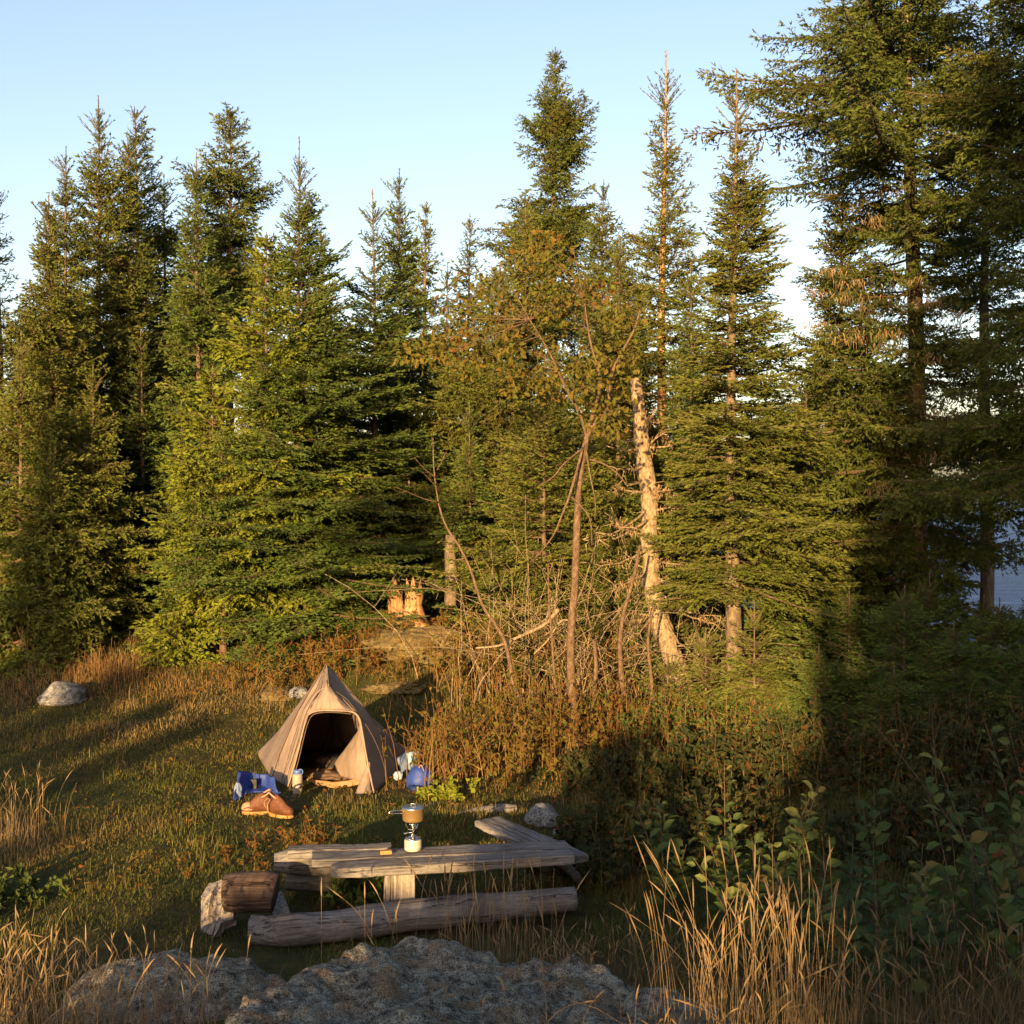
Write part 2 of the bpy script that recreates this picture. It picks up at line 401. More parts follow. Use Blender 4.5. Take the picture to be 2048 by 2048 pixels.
# ------------------------------------------------------------------ conifer branches (templates) and trees
def gen_branch(L, r, style, lod, bare=.14):
    s = np.linspace(0, 1, 9)
    ax = np.stack([L*s, L*.05*np.sin(s*3+r.random()*6)*s, L*(-.10*s + .17*s*s*(1.0 if style != 'cedar' else -.6))], 1)
    def at(u): return np.stack([np.interp(u, s, ax[:, k]) for k in range(3)], -1)
    sp = (.058 if style != 'brush' else .05) * lod**.6
    n = max(3, int((1-bare) * L / sp))
    u = np.linspace(bare, .97, n)
    S0 = []; S1 = []; 
    for k, uu in enumerate(u):
        for sd in (-1, 1):
            if r.random() < .1: continue
            l = (min(.46*L, .55) * (1-uu)**.75 + .05) * r.uniform(.6, 1.2)
            l *= min(1, .35 + uu/.35)
            a = R(r.uniform(42, 66)); vz = r.uniform(-.22, .16) if style == 'flat' else (r.uniform(-.75, .35) if style == 'brush' else r.uniform(-.9, -.1))
            p0 = at(uu); d = np.array([math.cos(a), sd*math.sin(a), vz]); d /= np.linalg.norm(d)
            S0.append(p0); S1.append(p0 + d*l)
    A = [np.array(S0)]; B = [np.array(S1)]
    # secondaries
    Q0 = []; Q1 = []
    for p, q in zip(S0, S1):
        v = q - p; l = np.linalg.norm(v)
        if l < .13: continue
        d = v / l; side = np.cross(d, [0, 0, 1.0]); side /= np.linalg.norm(side) + 1e-9
        for w in np.arange(.07, l*.92, .058*lod**.6):
            sd = 1 if r.random() < .5 else -1
            dd = d*.68 + side*sd*.7 + np.array([0, 0, r.uniform(-.3, .2) if style == 'flat' else r.uniform(-.6, .3)])
            dd /= np.linalg.norm(dd)
            Q0.append(p + d*w); Q1.append(p + d*w + dd*(.42*(l-w)+.035)*r.uniform(.7, 1.2))
    ms = np.linspace(.35, 1, 4); m_ = at(ms)
    A.append(m_[:-1]); B.append(m_[1:])
    if Q0: A.append(np.array(Q0)); B.append(np.array(Q1))
    A = np.vstack(A); B = np.vstack(B)
    ln = np.linalg.norm(B - A, axis=1)
    spn = (.021 if style != 'cedar' else .024) * lod
    cnt = np.maximum(1, np.round(ln / spn)).astype(int)
    idx = np.repeat(np.arange(len(A)), cnt); t = r.random(len(idx))
    t = np.where(r.random(len(idx)) < .12, 1.0, t)
    p = A[idx] + (B - A)[idx]*t[:, None]; d = norm((B - A)[idx])
    rad = r.normal(size=(len(idx), 3)); rad -= d*(rad*d).sum(1, keepdims=True); rad = norm(rad)
    if style == 'flat': rad[:, 2] *= .55
    f = np.where(t > .97, .1, .62)[:, None]
    nd = norm(d*.85 + rad*f*(1.0 if style != 'cedar' else .6))
    nl = (.042 if style != 'cedar' else .05) * lod**.75 * r.uniform(.7, 1.25, len(idx))[:, None]
    nw = (.0175 if style != 'cedar' else .026) * lod**.75
    sd = norm(np.cross(nd, r.normal(size=nd.shape)))
    V = np.stack([p - sd*nw*.5, p + sd*nw*.5, p + nd*nl*.6 + sd*nw*.35, p + nd*nl], 1).reshape(-1, 3)
    Fq = np.arange(len(V)).reshape(-1, 4)
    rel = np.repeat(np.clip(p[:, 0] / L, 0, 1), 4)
    wv, wf = tube(ax, np.linspace(.010*L + .004, .002, 9), 3, cap=False)
    sv, sf = sticks(np.array(S0), np.array(S1), .003, .001)
    wv = np.vstack([wv, sv]); wq = np.vstack([wf[0], sf + 27])
    return V, Fq, rel, wv, wq
LIB = {}
LENS = [.22, .38, .58, .85, 1.2, 1.65, 2.2]
def branch_lib(style, lod):
    k = (style, lod)
    if k not in LIB:
        r = np.random.default_rng(abs(hash(str(k))) % 1000 if False else int(lod*100) + {'flat': 1, 'brush': 2, 'cedar': 3}[style])
        LIB[k] = [[gen_branch(L, r, style, lod) for _ in range(4)] for L in LENS]
    return LIB[k]
def rot_branch(az, el, roll):
    ca, sa, ce, se, cr, sr = math.cos(az), math.sin(az), math.cos(el), math.sin(el), math.cos(roll), math.sin(roll)
    Rx = np.array([[1, 0, 0], [0, cr, -sr], [0, sr, cr]]); Ry = np.array([[ce, 0, -se], [0, 1, 0], [se, 0, ce]]); Rz = np.array([[ca, -sa, 0], [sa, ca, 0], [0, 0, 1]])
    return Rz @ Ry @ Rx
def prof_fir(t): return (1 - t)**.72 * .95 + .05*(1-t)**.3
def prof_spruce(t): return np.minimum(1, .7 + 1.2*t) * (1 - t)**.55 + .02
def prof_narrow(t): return .6*(1 - t)**.45 + .35*(1-t) + .02
def prof_club(t): return (.55*np.exp(-((t-.84)/.12)**2) + .75*np.exp(-((t-.5)/.14)**2)*.9 + .5*(1-t)*(t < .45) + .25) * np.minimum(1, (1-t)*7)
def prof_big(t): return (1 - t)**.4 * (.78 + .22*np.cos(11*t))
PROF = dict(fir=prof_fir, spruce=prof_spruce, narrow=prof_narrow, club=prof_club, big=prof_big)
def conifer_meshes(H_, seed, prof='fir', style='flat', rmax=1.2, zb=.06, per_m=34, lod=1.0, el=(-18, 8, 48), leader=.45, tr=None, gaps=.25, lean=0.0, dead=0.0, side=None):
    """trunk builder, crown builder (needles = material 0, wood = material 1), all relative to the tree base"""
    r = np.random.default_rng(seed)
    lib = branch_lib(style, lod)
    tr = tr or (.0085*H_ + .008)
    zz = np.linspace(-.15, H_, 14)
    wob = np.stack([.03*H_*.1*np.sin(zz*.9 + seed) + lean*zz/H_*H_*.1, .02*H_*.1*np.cos(zz*1.1+seed*2), zz], 1)
    trunk = MB(); V, fs = tube(wob, np.maximum(.006, tr*(1 - np.clip(zz/H_, 0, 1)*.97)**.9 * np.where(zz < .15, 1.35, 1)), 9, lump=.25, seed=seed); trunk.add(V, fs)
    if leader:   # the bare leading shoot is part of the trunk
        pass
    cr = MB()
    z0 = zb*H_; z1 = H_ - leader
    n = int((z1 - z0)*per_m*1.75)
    nw = max(4, int((z1 - z0)/.20))          # whorls
    ph = r.random(4)*6.28
    for k in range(n):
        w = r.random()
        t = w**.95
        tz = (np.floor(t*nw) + r.uniform(-.22, .22) + .5)/nw if r.random() < .72 else t
        tz = float(np.clip(tz, 0, .995)); z = z0 + (z1 - z0)*tz
        az = r.random()*6.283
        lob = 1 + gaps*(.6*math.sin(2*az + ph[0] + 4*tz) + .6*math.sin(3*az + ph[1] - 7*tz) + .5*math.sin(ph[2] + 19*tz))
        L = 1.12*rmax*float(PROF[prof](np.array(tz)))*max(.25, lob)*r.uniform(.72, 1.12)
        if side is not None: L *= 1 + side[0]*math.cos(az - side[1])
        if r.random() < .30: L *= r.uniform(.35, .65)
        if L < .07: continue
        e = R(np.interp(tz, [0, .55, 1], el) + r.uniform(-9, 9))
        i = int(np.argmin([abs(math.log(L/q)) for q in LENS])); B = lib[i][r.integers(4)]; sc = L/LENS[i]
        Mx = rot_branch(az, e, r.uniform(-.3, .3))
        o = np.array([np.interp(z, zz, wob[:, 0]), np.interp(z, zz, wob[:, 1]), z])
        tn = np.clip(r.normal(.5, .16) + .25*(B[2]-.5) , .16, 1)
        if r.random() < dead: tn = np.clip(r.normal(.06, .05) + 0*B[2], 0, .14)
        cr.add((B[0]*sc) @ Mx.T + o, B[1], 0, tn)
        cr.add((B[3]*sc) @ Mx.T + o, B[4], 1, .5)
    # upright shoots round the leader
    if leader:
        ns = int(10 + leader*30)
        Vn = []
        for k in range(ns):
            tz = r.random()**1.3; z = z1 - .1 + leader*.72*tz
            az = r.random()*6.283; L = (.09 + .30*(1-tz))*min(1.15, .55 + leader)*r.uniform(.7, 1.1)
            o = np.array([np.interp(z, zz, wob[:, 0]), np.interp(z, zz, wob[:, 1]), z])
            ca_ = r.uniform(.45, .85); d = np.array([math.cos(az)*ca_, math.sin(az)*ca_, .75])
            q = o + d*L; shoot(cr, r, o, q, lod)
        o = np.array([wob[-1, 0], wob[-1, 1], z1]); shoot(cr, r, o, o + np.array([0, 0, leader]), lod, dens=.7)
    return trunk, cr
def shoot(cr, r, a, b, lod, dens=1.0):
    l = np.linalg.norm(b - a); n = max(6, int(l/.011*dens/lod**.5)); t = r.random(n)
    d = (b - a)/l; rad = r.normal(size=(n, 3)); rad -= d*(rad@d)[:, None]; rad = norm(rad)
    nd = norm(d*.8 + rad*.6); p = a + (b-a)*t[:, None]; nl = .034*lod**.6*r.uniform(.7, 1.2, n)[:, None]; nw = .011*lod**.6
    sd = norm(np.cross(nd, r.normal(size=nd.shape)))
    V = np.stack([p - sd*nw*.5, p + sd*nw*.5, p + nd*nl*.6 + sd*nw*.35, p + nd*nl], 1).reshape(-1, 3)
    cr.add(V, np.arange(len(V)).reshape(-1, 4), 0, float(np.clip(r.normal(.5, .15), .2, 1)))
    V, Q = sticks(a[None], b[None], .006, .002); cr.add(V, Q, 1, .5)
def plant_conifer(name, x, y, H_, label, cat='tree', group=None, mat='fir', bark='bark', rz=0.0, base=None, sink=0, extra=None, **kw):
    z = Hf(x, y) if base is None else base
    root = empty(name, (x, y, z - sink), label, cat, group); root.rotation_euler.z = rz
    t, c = conifer_meshes(H_, **kw)
    if extra: extra(t, c)
    t.build('trunk', M[bark], root, origin=(0, 0, 0), smooth=True)
    c.build('crown', [M[mat], M['twig']], root, origin=(0, 0, 0))
    return root
def dup_tree(src, x, y, s, rz, label, group=None, sz=None):
    c = copy_tree(src); c.location = (x, y, Hf(x, y) - .05); c.scale = (s, s, sz or s); c.rotation_euler.z = rz
    c['label'] = label
    if group: c['group'] = group
    elif 'group' in c.keys(): del c['group']
    return c

# ------------------------------------------------------------------ leafy and dry plants
def leaf_cloud(mb, r, cen, rad, n, L, W, mi=0, tint=(0, 1), droop=0.0, shell=.35):
    d = norm(r.normal(size=(n, 3))); rr = (shell + (1-shell)*r.random(n))**.6
    p = np.asarray(cen) + d*rr[:, None]*np.asarray(rad)
    dd = norm(d*.5 + r.normal(size=(n, 3))*.6 + np.array([0, 0, -droop])); nn = norm(d + r.normal(size=(n, 3))*.8 + np.array([0, 0, .4]))
    V, fs = leaves(p, dd, nn, L*r.uniform(.6, 1.2, n), W*r.uniform(.7, 1.2, n))
    mb.add(V, fs, mi, np.repeat(r.uniform(*tint, n), 8))
    return p
def grass_clump(name, cx, cy, sx, sy, n, h, label, lean=.25, seed=0, w=.004, mat='gold', seedhead=True, tint=(.3, 1), bladesn=3, bh=.55, az0=None, grp=None, zoff=0, headw=1.0):
    r = np.random.default_rng(seed)
    x = cx + r.normal(size=n)*sx; y = cy + r.normal(size=n)*sy; z = H(x, y) - .03 + zoff
    root = empty(name, (cx, cy, Hf(cx, cy) + zoff), label, 'grass', grp)
    st = MB(); 
    az = r.uniform(0, 6.28, n) if az0 is None else r.normal(az0, .9, n)
    ln = np.abs(r.normal(0, lean, n)); hh = h*r.uniform(.45, 1.1, n)
    for k in range(n):
        d = np.array([math.cos(az[k]), math.sin(az[k]), 0]); b = np.array([x[k], y[k], z[k]])
        s = np.linspace(0, 1, 6)[:, None]
        path = b + np.array([0, 0, 1])*hh[k]*(s - .35*ln[k]*s**3) + d*hh[k]*ln[k]*s**2
        tn = r.uniform(*tint)
        V, fs = tube(path, np.linspace(w*.55, w*.28, 6), 3, cap=False); st.add(V, fs[0], 0, tn)
        if seedhead and r.random() < .8:
            t = norm(path[-1] - path[-2]); e = path[-1]; hl = r.uniform(.05, .11)*min(1.3, h/.6)
            hp = np.array([e - t*hl*.5, e - t*hl*.2, e + t*hl*.2, e + t*hl*.6]) + d*np.array([0, 0, .004, .012])[:, None]
            V, fs = tube(hp, np.array([.3, 1.0, .85, .1])*w*1.15*headw, 5, cap=False, lump=.5, seed=k); st.add(V, fs[0], 0, min(1, tn + .15))
    nb = n*bladesn
    if nb:
        bx = cx + r.normal(size=nb)*sx*1.1; by = cy + r.normal(size=nb)*sy*1.1
        B = np.stack([bx, by, H(bx, by) - .02 + zoff], 1)
        V, fs = blades(B, h*bh*r.uniform(.4, 1.2, nb), r.uniform(.1, .75, nb), w*1.25, r.uniform(0, 6.28, nb))
        st.add(V, fs, 0, np.repeat(r.uniform(tint[0]*.6, tint[1]*.85, nb), 5))
    st.build('stalks', M[mat], root)['kind'] = 'stuff'
    return root
def cane_clump(name, cx, cy, sx, sy, n, h, label, seed=0, mat='cane', leafn=4, leafmat='rust', lt=(.2, .9), ls=.05, grp=None, cat='shrub', r0=.0045, lean=.35, zoff=0, lw=.55):
    r = np.random.default_rng(seed)
    root = empty(name, (cx, cy, Hf(cx, cy) + zoff), label, cat, grp)
    st = MB(); lf = MB(); P_ = []
    x = cx + r.normal(size=n)*sx; y = cy + r.normal(size=n)*sy; z = H(x, y) - .03 + zoff
    for k in range(n):
        az = r.random()*6.28; ln = abs(r.normal(0, lean)); hh = h*r.uniform(.4, 1.1)
        d = np.array([math.cos(az), math.sin(az), 0]); s = np.linspace(0, 1, 7)[:, None]
        path = np.array([x[k], y[k], z[k]]) + np.array([0, 0, 1])*hh*(s - .3*ln*s**2.5) + d*hh*ln*s**1.6 + r.normal(size=(7, 3))*hh*.012*s
        V, fs = tube(path, np.linspace(r0, r0*.35, 7), 4, cap=False); tn = r.uniform(0, 1); st.add(V, fs[0], 0, tn)
        for q in range(r.integers(1, 4)):
            u = r.uniform(.3, .9); o = path[int(u*6)]; dd = norm(np.array([r.normal(), r.normal(), .7])); e = o + dd*hh*r.uniform(.12, .35)
            V, Q = sticks(o[None], e[None], r0*.5, r0*.2); st.add(V, Q, 0, tn); P_.append((o, e))
        P_.append((path[3], path[6]))
    st.build('stems', M[mat], root)['kind'] = 'stuff'
    if leafn:
        A = np.array([a for a, b in P_]); B = np.array([b for a, b in P_]); i = np.repeat(np.arange(len(A)), leafn)
        t = r.random(len(i))[:, None]; p = A[i] + (B-A)[i]*t + r.normal(size=(len(i), 3))*.01
        V, fs = leaves(p, r.normal(size=p.shape) + np.array([0, 0, .2]), r.normal(size=p.shape)*.6 + np.array([0, -.3, .8]), ls*r.uniform(.5, 1.3, len(i)), ls*lw*r.uniform(.6, 1.3, len(i)))
        lf.add(V, fs, 0, np.repeat(r.uniform(*lt, len(i)), 8)); lf.build('foliage', M[leafmat], root)
    return root
def broad_shrub(name, cx, cy, n, h, spread, label, seed=0, ls=.12, lt=(0, 1), mat='broad', per=13, grp=None):
    """upright stems with big oval leaves in opposite pairs"""
    r = np.random.default_rng(seed); root = empty(name, (cx, cy, Hf(cx, cy)), label, 'shrub', grp)
    st = MB(); Pp = []; Dd = []; Nn = []; Ls = []; Tn = []
    for k in range(n):
        b = np.array([cx + r.normal()*spread, cy + r.normal()*spread*.8, 0]); b[2] = Hf(b[0], b[1]) - .03
        az = r.random()*6.28; ln = abs(r.normal(0, .28)); hh = h*r.uniform(.55, 1.15)
        d = np.array([math.cos(az), math.sin(az), 0]); s = np.linspace(0, 1, 7)[:, None]
        path = b + np.array([0, 0, 1])*hh*s + d*hh*ln*s**1.5
        V, fs = tube(path, np.linspace(.006, .002, 7), 4, cap=False); st.add(V, fs[0], 0, .3)
        base_t = np.clip(r.normal(.42, .22), *lt)
        for q in range(per):
            u = .25 + .75*(q/per); o = np.array([np.interp(u, s[:, 0], path[:, c]) for c in range(3)])
            a = q*1.57 + r.normal()*.3
            for sg in (0, math.pi):
                if r.random() < .15: continue
                dd = np.array([math.cos(a+sg), math.sin(a+sg), r.uniform(.1, 1.15)]); Pp.append(o + dd*.015); Dd.append(dd)
                nn = np.array([-dd[0]*.8, -dd[1]*.8 - .25, .45]) + r.normal(size=3)*.35; Nn.append(nn); Ls.append(ls*r.uniform(.35, 1.15)*(1.05-.45*u)); Tn.append(np.clip(base_t + r.normal()*.13 + (r.random() < .07)*.5, *lt))
    Pp, Dd, Nn, Ls = map(np.array, (Pp, Dd, Nn, Ls))
    V, fs = leaves(Pp, Dd, Nn, Ls, Ls*.62, .18)
    st.build('stems', M['twig'], root); lf = MB(); lf.add(V, fs, 0, np.repeat(np.array(Tn), 8)); lf.build('foliage', M[mat], root)
    return root
SKY, SUN, SUNCOL, EXPO = .115, 5.0, (1.0, .64, .28), 1.5
# ------------------------------------------------------------------ ground, water, far shore
def axis_steps(lo, hi, fine_lo, fine_hi, fine, ratio=1.25):
    a = list(np.arange(fine_lo, fine_hi + 1e-6, fine)); s = fine
    while a[-1] < hi: s *= ratio; a.append(min(hi, a[-1] + s))
    s = fine
    while a[0] > lo: s *= ratio; a.insert(0, max(lo, a[0] - s))
    return np.array(a)
gx = axis_steps(-3000, 3000, -11, 8, .09); gy = axis_steps(-300, 6000, 3, 22, .09)
XX, YY = np.meshgrid(gx, gy); ZZ = H(XX, YY) + .012*fbm(XX*7, YY*7)
nx, ny = len(gx), len(gy)
i = np.arange(ny - 1)[:, None]*nx; j = np.arange(nx - 1)[None]
b = MB(); b.add(np.stack([XX, YY, ZZ], -1).reshape(-1, 3), np.stack([i+j, i+j+1, i+nx+j+1, i+nx+j], -1).reshape(-1, 4))
tag(b.build('ground', M['soil'], smooth=True), kind='structure')
WZ = -1.6
b = MB(); b.add([(-9000, 20, WZ), (9000, 20, WZ), (9000, 16000, WZ), (-9000, 16000, WZ)], [[0, 1, 2, 3]])
tag(b.build('water', M['water']), kind='structure')
xs = np.linspace(-4000, 4000, 240); top = 14 + 9*fbm(xs*.0016, xs*0 + 3) + 3*fbm(xs*.02, xs*0)
b = MB(); n = len(xs)
V = np.concatenate([np.stack([xs, xs*0 + 5200, xs*0 - 6], 1), np.stack([xs, xs*0 + 5350, np.maximum(top, 1)], 1), np.stack([xs, xs*0 + 5900, xs*0 - 6], 1)])
k = np.arange(n - 1); b.add(V, np.concatenate([np.stack([k, k+1, n+k+1, n+k], 1), np.stack([n+k, n+k+1, 2*n+k+1, 2*n+k], 1)]))
tag(b.build('hills', M['shore']), kind='structure')

# ------------------------------------------------------------------ conifers.  (px, apex py, distance) fixes foot and height
def T(px, apy, d, label, seed, preset, group=None, **kw):
    kw = {**preset, **kw}
    x = X_at(px, d); z = Hf(x, d) - .06
    return plant_conifer(kw.pop('name', 'spruce_tree'), x, d, Z_at(apy, d) - z, label, 'tree', group, base=z, seed=seed, lod=kw.pop('lod', max(1.0, d/13.5)), **kw)
SP = dict(prof='spruce', style='brush', mat='spruce', el=(-22, 6, 52), per_m=42, gaps=.3)
FI = dict(prof='fir', style='flat', mat='fir', el=(-16, 6, 46), per_m=36, name='fir_tree')
CL = dict(prof='club', style='brush', mat='spruce', el=(-25, 5, 45), per_m=30, leader=.2, gaps=.5)
T(1, 180, 19.0, 'dark spruce with wide upswept branches at the left edge of the photo', 11, {**SP, 'prof': 'fir', 'per_m': 18}, rmax=1.0, zb=.12, leader=.35)
T(52, 194, 17.2, 'dense olive spruce second in from the left edge, shorter than the spike behind it', 12, {**SP, 'mat': 'olive'}, rmax=1.0, leader=.3, zb=.02)
T(68, 147, 18.6, 'slim spruce whose bristly tip leans beside the tallest left spike', 13, SP, rmax=.7, leader=.35, zb=.3)
T(100, 95, 18.9, 'tall spruce with a bare antler-like spike, highest of the left group', 14, {**SP, 'mat': 'olive'}, rmax=1.1, leader=.6, zb=.05, gaps=.35)
T(138, 106, 20.4, 'tall spruce with a rounded dense club top and upswept right-hand branches', 15, {**SP, 'prof': 'fir', 'per_m': 42}, rmax=1.15, leader=.12, zb=.18, side=(.3, 0.2), gaps=.45)
T(131, 132, 19.2, 'narrow spruce standing just in front of the club-topped left spruce', 16, SP, rmax=.8, leader=.4, zb=.06)
T(167, 175, 21.5, 'thin ragged spruce between the two tallest left trees and the pointed narrow one', 17, {**SP, 'mat': 'olive', 'per_m': 20}, rmax=.62, leader=.5, zb=.25)
T(199, 152, 18.4, 'narrow deep green spruce with a smooth column crown left of the bare twin trunks', 18, {**SP, 'prof': 'narrow', 'mat': 'fir', 'per_m': 46}, rmax=1.0, leader=.45, zb=.04)
T(231, 108, 23.2, 'club-topped spruce on a bare dark trunk, the right one of two', 19, {**SP, 'prof': 'spruce', 'per_m': 42}, rmax=1.15, leader=.12, zb=.52, gaps=.5, bark='bark', tr=.11)
T(222, 190, 23.6, 'spruce with a bare dark trunk beside the larger club-topped one', 20, {**SP, 'per_m': 22}, rmax=.8, leader=.2, zb=.5, gaps=.5, tr=.10)
T(299, 136, 16.6, 'big dark green fir with a long slender spire directly behind the tent', 21, FI, rmax=1.62, leader=.75, zb=.02, gaps=.18, side=(.22, .0), per_m=52)
T(322, 227, 22.0, 'small blunt spruce peeking out right of the big spired fir', 22, {**SP, 'mat': 'olive'}, rmax=.7, leader=.2, zb=.1)
T(374, 189, 18.0, 'fir with a thin bristly spire, left of the pair right of the big spired fir', 23, {**FI, 'per_m': 40}, rmax=1.3, leader=.5, zb=.05)
T(401, 168, 19.3, 'fir with a taller bushier spire, right of the pair beside the round-topped pine', 24, {**FI, 'per_m': 44}, rmax=1.25, leader=.4, zb=.05)
T(426, 202, 22.4, 'sparse round-topped spruce with a pale pinkish bare trunk showing', 25, {**SP, 'per_m': 30, 'mat': 'olive', 'prof': 'fir'}, rmax=1.0, leader=.12, zb=.42, gaps=.5, bark='bark_pale', tr=.10)
T(469, 213, 23.5, 'lone slim club-shaped spruce standing against the white sky', 26, {**SP, 'prof': 'narrow', 'per_m': 34}, rmax=.82, leader=.3, zb=.36)
T(447, 262, 19.5, 'short dark fir in the gap below the lone slim spruce', 27, FI, rmax=.85, leader=.4, zb=.04)
T(525, 192, 19.6, 'olive spruce with a broken flat top left of the tallest skyline spruce', 28, {**SP, 'mat': 'olive', 'prof': 'narrow', 'per_m': 44}, rmax=1.0, leader=.12, zb=.1, gaps=.35)
T(500, 262, 18.2, 'low olive spruce with a long side branch reaching left over the rusty leaves', 29, {**SP, 'mat': 'olive'}, rmax=1.1, leader=.2, zb=.1, side=(.35, 3.1))
T(554, 48, 24.5, 'tallest skyline spruce with a dense tapered club top and ragged whorls below', 30, {**SP, 'prof': 'spruce', 'per_m': 44}, rmax=1.08, leader=.2, zb=.50, gaps=.5, tr=.14)
T(603, 179, 21.0, 'short dark spruce tucked right of the tallest skyline spruce', 31, SP, rmax=.9, leader=.25, zb=.08)
T(663, 51, 16.6, 'open spruce with a long bare leader, antler shoots and orange sunlit trunk', 32, {**SP, 'per_m': 27, 'mat': 'olive', 'prof': 'fir'}, rmax=1.25, leader=.7, zb=.14, gaps=.4, bark='stump', tr=.11)  # orange stump wood on the trunk stands in for sunlit bark
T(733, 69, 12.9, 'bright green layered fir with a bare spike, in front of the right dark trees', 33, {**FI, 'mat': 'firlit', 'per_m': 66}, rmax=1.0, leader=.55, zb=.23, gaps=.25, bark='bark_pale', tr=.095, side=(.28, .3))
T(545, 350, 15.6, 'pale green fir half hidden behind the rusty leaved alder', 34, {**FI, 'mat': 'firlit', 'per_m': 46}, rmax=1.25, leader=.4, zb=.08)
T(618, 235, 15.8, 'mottled spruce behind the top of the leaning dead trunk', 35, {**SP, 'mat': 'olive'}, rmax=1.0, leader=.35, zb=.08)
T(690, 262, 15.4, 'deep green fir between the leaning dead trunk and the bright layered fir', 36, FI, rmax=1.05, leader=.4, zb=.10)
T(805, 395, 14.2, 'short fir in the shade right of the bright layered fir', 37, FI, rmax=1.0, leader=.4, zb=.06)
T(842, 160, 15.6, 'spruce with ochre dying boughs under the long limbs of the big right spruce', 38, {**SP, 'mat': 'olive', 'prof': 'fir'}, rmax=1.35, leader=.3, zb=.10, dead=.12, per_m=40)
T(470, 400, 17.6, 'bushy dark fir behind the leaning thin sapling', 39, FI, rmax=.95, leader=.35, zb=.1)
T(410, 380, 18.4, 'dark fir filling the hollow behind the split stump', 40, FI, rmax=.9, leader=.35, zb=.12)
T(22, 330, 16.2, 'leafy green spruce low at the left edge with outspread lower boughs', 41, {**SP, 'mat': 'olive', 'prof': 'fir'}, rmax=1.15, leader=.3, zb=.02)
T(93, 365, 16.9, 'yellowish spruce low in front of the antler-topped one', 42, {**SP, 'mat': 'olive', 'prof': 'fir'}, rmax=.95, leader=.3, zb=.04)
T(142, 330, 18.4, 'shaded fir in the dark hollow left of the yellow cedar', 43, FI, rmax=1.1, leader=.3, zb=.02)
T(182, 400, 17.0, 'small fir beside the left flank of the yellow cedar', 44, FI, rmax=.75, leader=.3, zb=.05)
T(222, 415, 16.3, 'young slender spruce with a bare straight stem left of the tent', 45, {**SP, 'mat': 'fir', 'prof': 'narrow', 'per_m': 40}, rmax=.85, leader=.45, zb=.36, bark='alder_bark', tr=.045)
T(328, 440, 17.0, 'low fir with drooping skirts just above the split stump', 46, FI, rmax=.7, leader=.3, zb=.12)
T(52, 430, 16.0, 'young spruce with a pale bare leader low at the left', 47, {**SP, 'mat': 'olive'}, rmax=.75, leader=.5, zb=.03)
# cedar (yellow green, drooping sprays)
CE = dict(prof='narrow', style='cedar', mat='cedar', el=(-8, 22, 55), per_m=48, name='cedar_tree', leader=.12, gaps=.45)
T(268, 232, 16.5, 'yellow-green cedar with drooping sprays left of the big spired fir', 51, CE, rmax=.92, zb=.16)
T(214, 365, 16.7, 'lower yellow-green cedar bulging left beside the young slender spruce', 52, {**CE, 'el': (-5, 25, 60)}, rmax=.95, zb=.1)
T(172, 612, 16.3, 'knee-high bright green cedar bush left of the bare slender stem', 53, {**CE, 'prof': 'fir', 'name': 'cedar_bush', 'per_m': 90}, rmax=.62, zb=.0)
T(195, 590, 16.8, 'chest-high cedar bush tucked under the lower yellow-green cedar', 54, {**CE, 'prof': 'fir', 'name': 'cedar_bush', 'per_m': 70}, rmax=.6, zb=.0)
# the big spruces on the right
def hanging_lichen(seed, n, zr):
    pass
BG = dict(prof='big', style='brush', mat='spruce', per_m=23, gaps=.4, leader=.3)
def with_lichen(root, seed, n, H_, zr, rr, azr):
    r = np.random.default_rng(seed); mb = MB()
    for k in range(n):
        az = r.uniform(*azr); q = r.uniform(*rr); c = np.array([math.cos(az)*q, math.sin(az)*q, r.uniform(*zr)])
        m_ = 60; p = c + r.normal(size=(m_, 3))*np.array([.10, .10, .03]); d = np.stack([r.normal(0, .35, m_), r.normal(0, .35, m_), -np.ones(m_)], 1); d = norm(d)
        l = r.uniform(.03, .14, m_)[:, None]; s = norm(np.cross(d, r.normal(size=d.shape)))*.005
        V = np.stack([p - s, p + s, p + d*l], 1).reshape(-1, 3); mb.add(V, np.arange(3*m_).reshape(-1, 3), 0, np.repeat(r.uniform(.3, 1, m_), 3))
    o = mb.build('hanging_lichen', M['gold'], root, origin=(0, 0, 0)); o['kind'] = 'stuff'
t = T(921, -330, 14.4, 'big spruce with a thick sunlit trunk and long limbs reaching left, top cut off', 61, {**BG, 'per_m': 20}, rmax=2.15, zb=.12, el=(-16, 4, 25), tr=.135, lean=-.22, bark='bark_pale', side=(.34, 2.9))
with_lichen(t, 3, 46, 12, (2.6, 6.6), (.3, 1.3), (2.2, 5.0))
T(1062, -260, 12.3, 'dark shaded spruce filling the right edge of the photo', 62, {**BG, 'per_m': 20}, rmax=2.1, zb=.235, el=(-16, 0, 20), tr=.13)
T(985, -60, 17.0, 'spruce behind the big trunk with sky glinting through its boughs', 63, {**BG, 'per_m': 13}, rmax=1.5, zb=.32, el=(-14, 2, 25), tr=.11)
T(868, 470, 15.2, 'thin dark spruce under the big right spruce, water showing past it', 64, {**SP, 'per_m': 16}, rmax=.8, leader=.3, zb=.12)
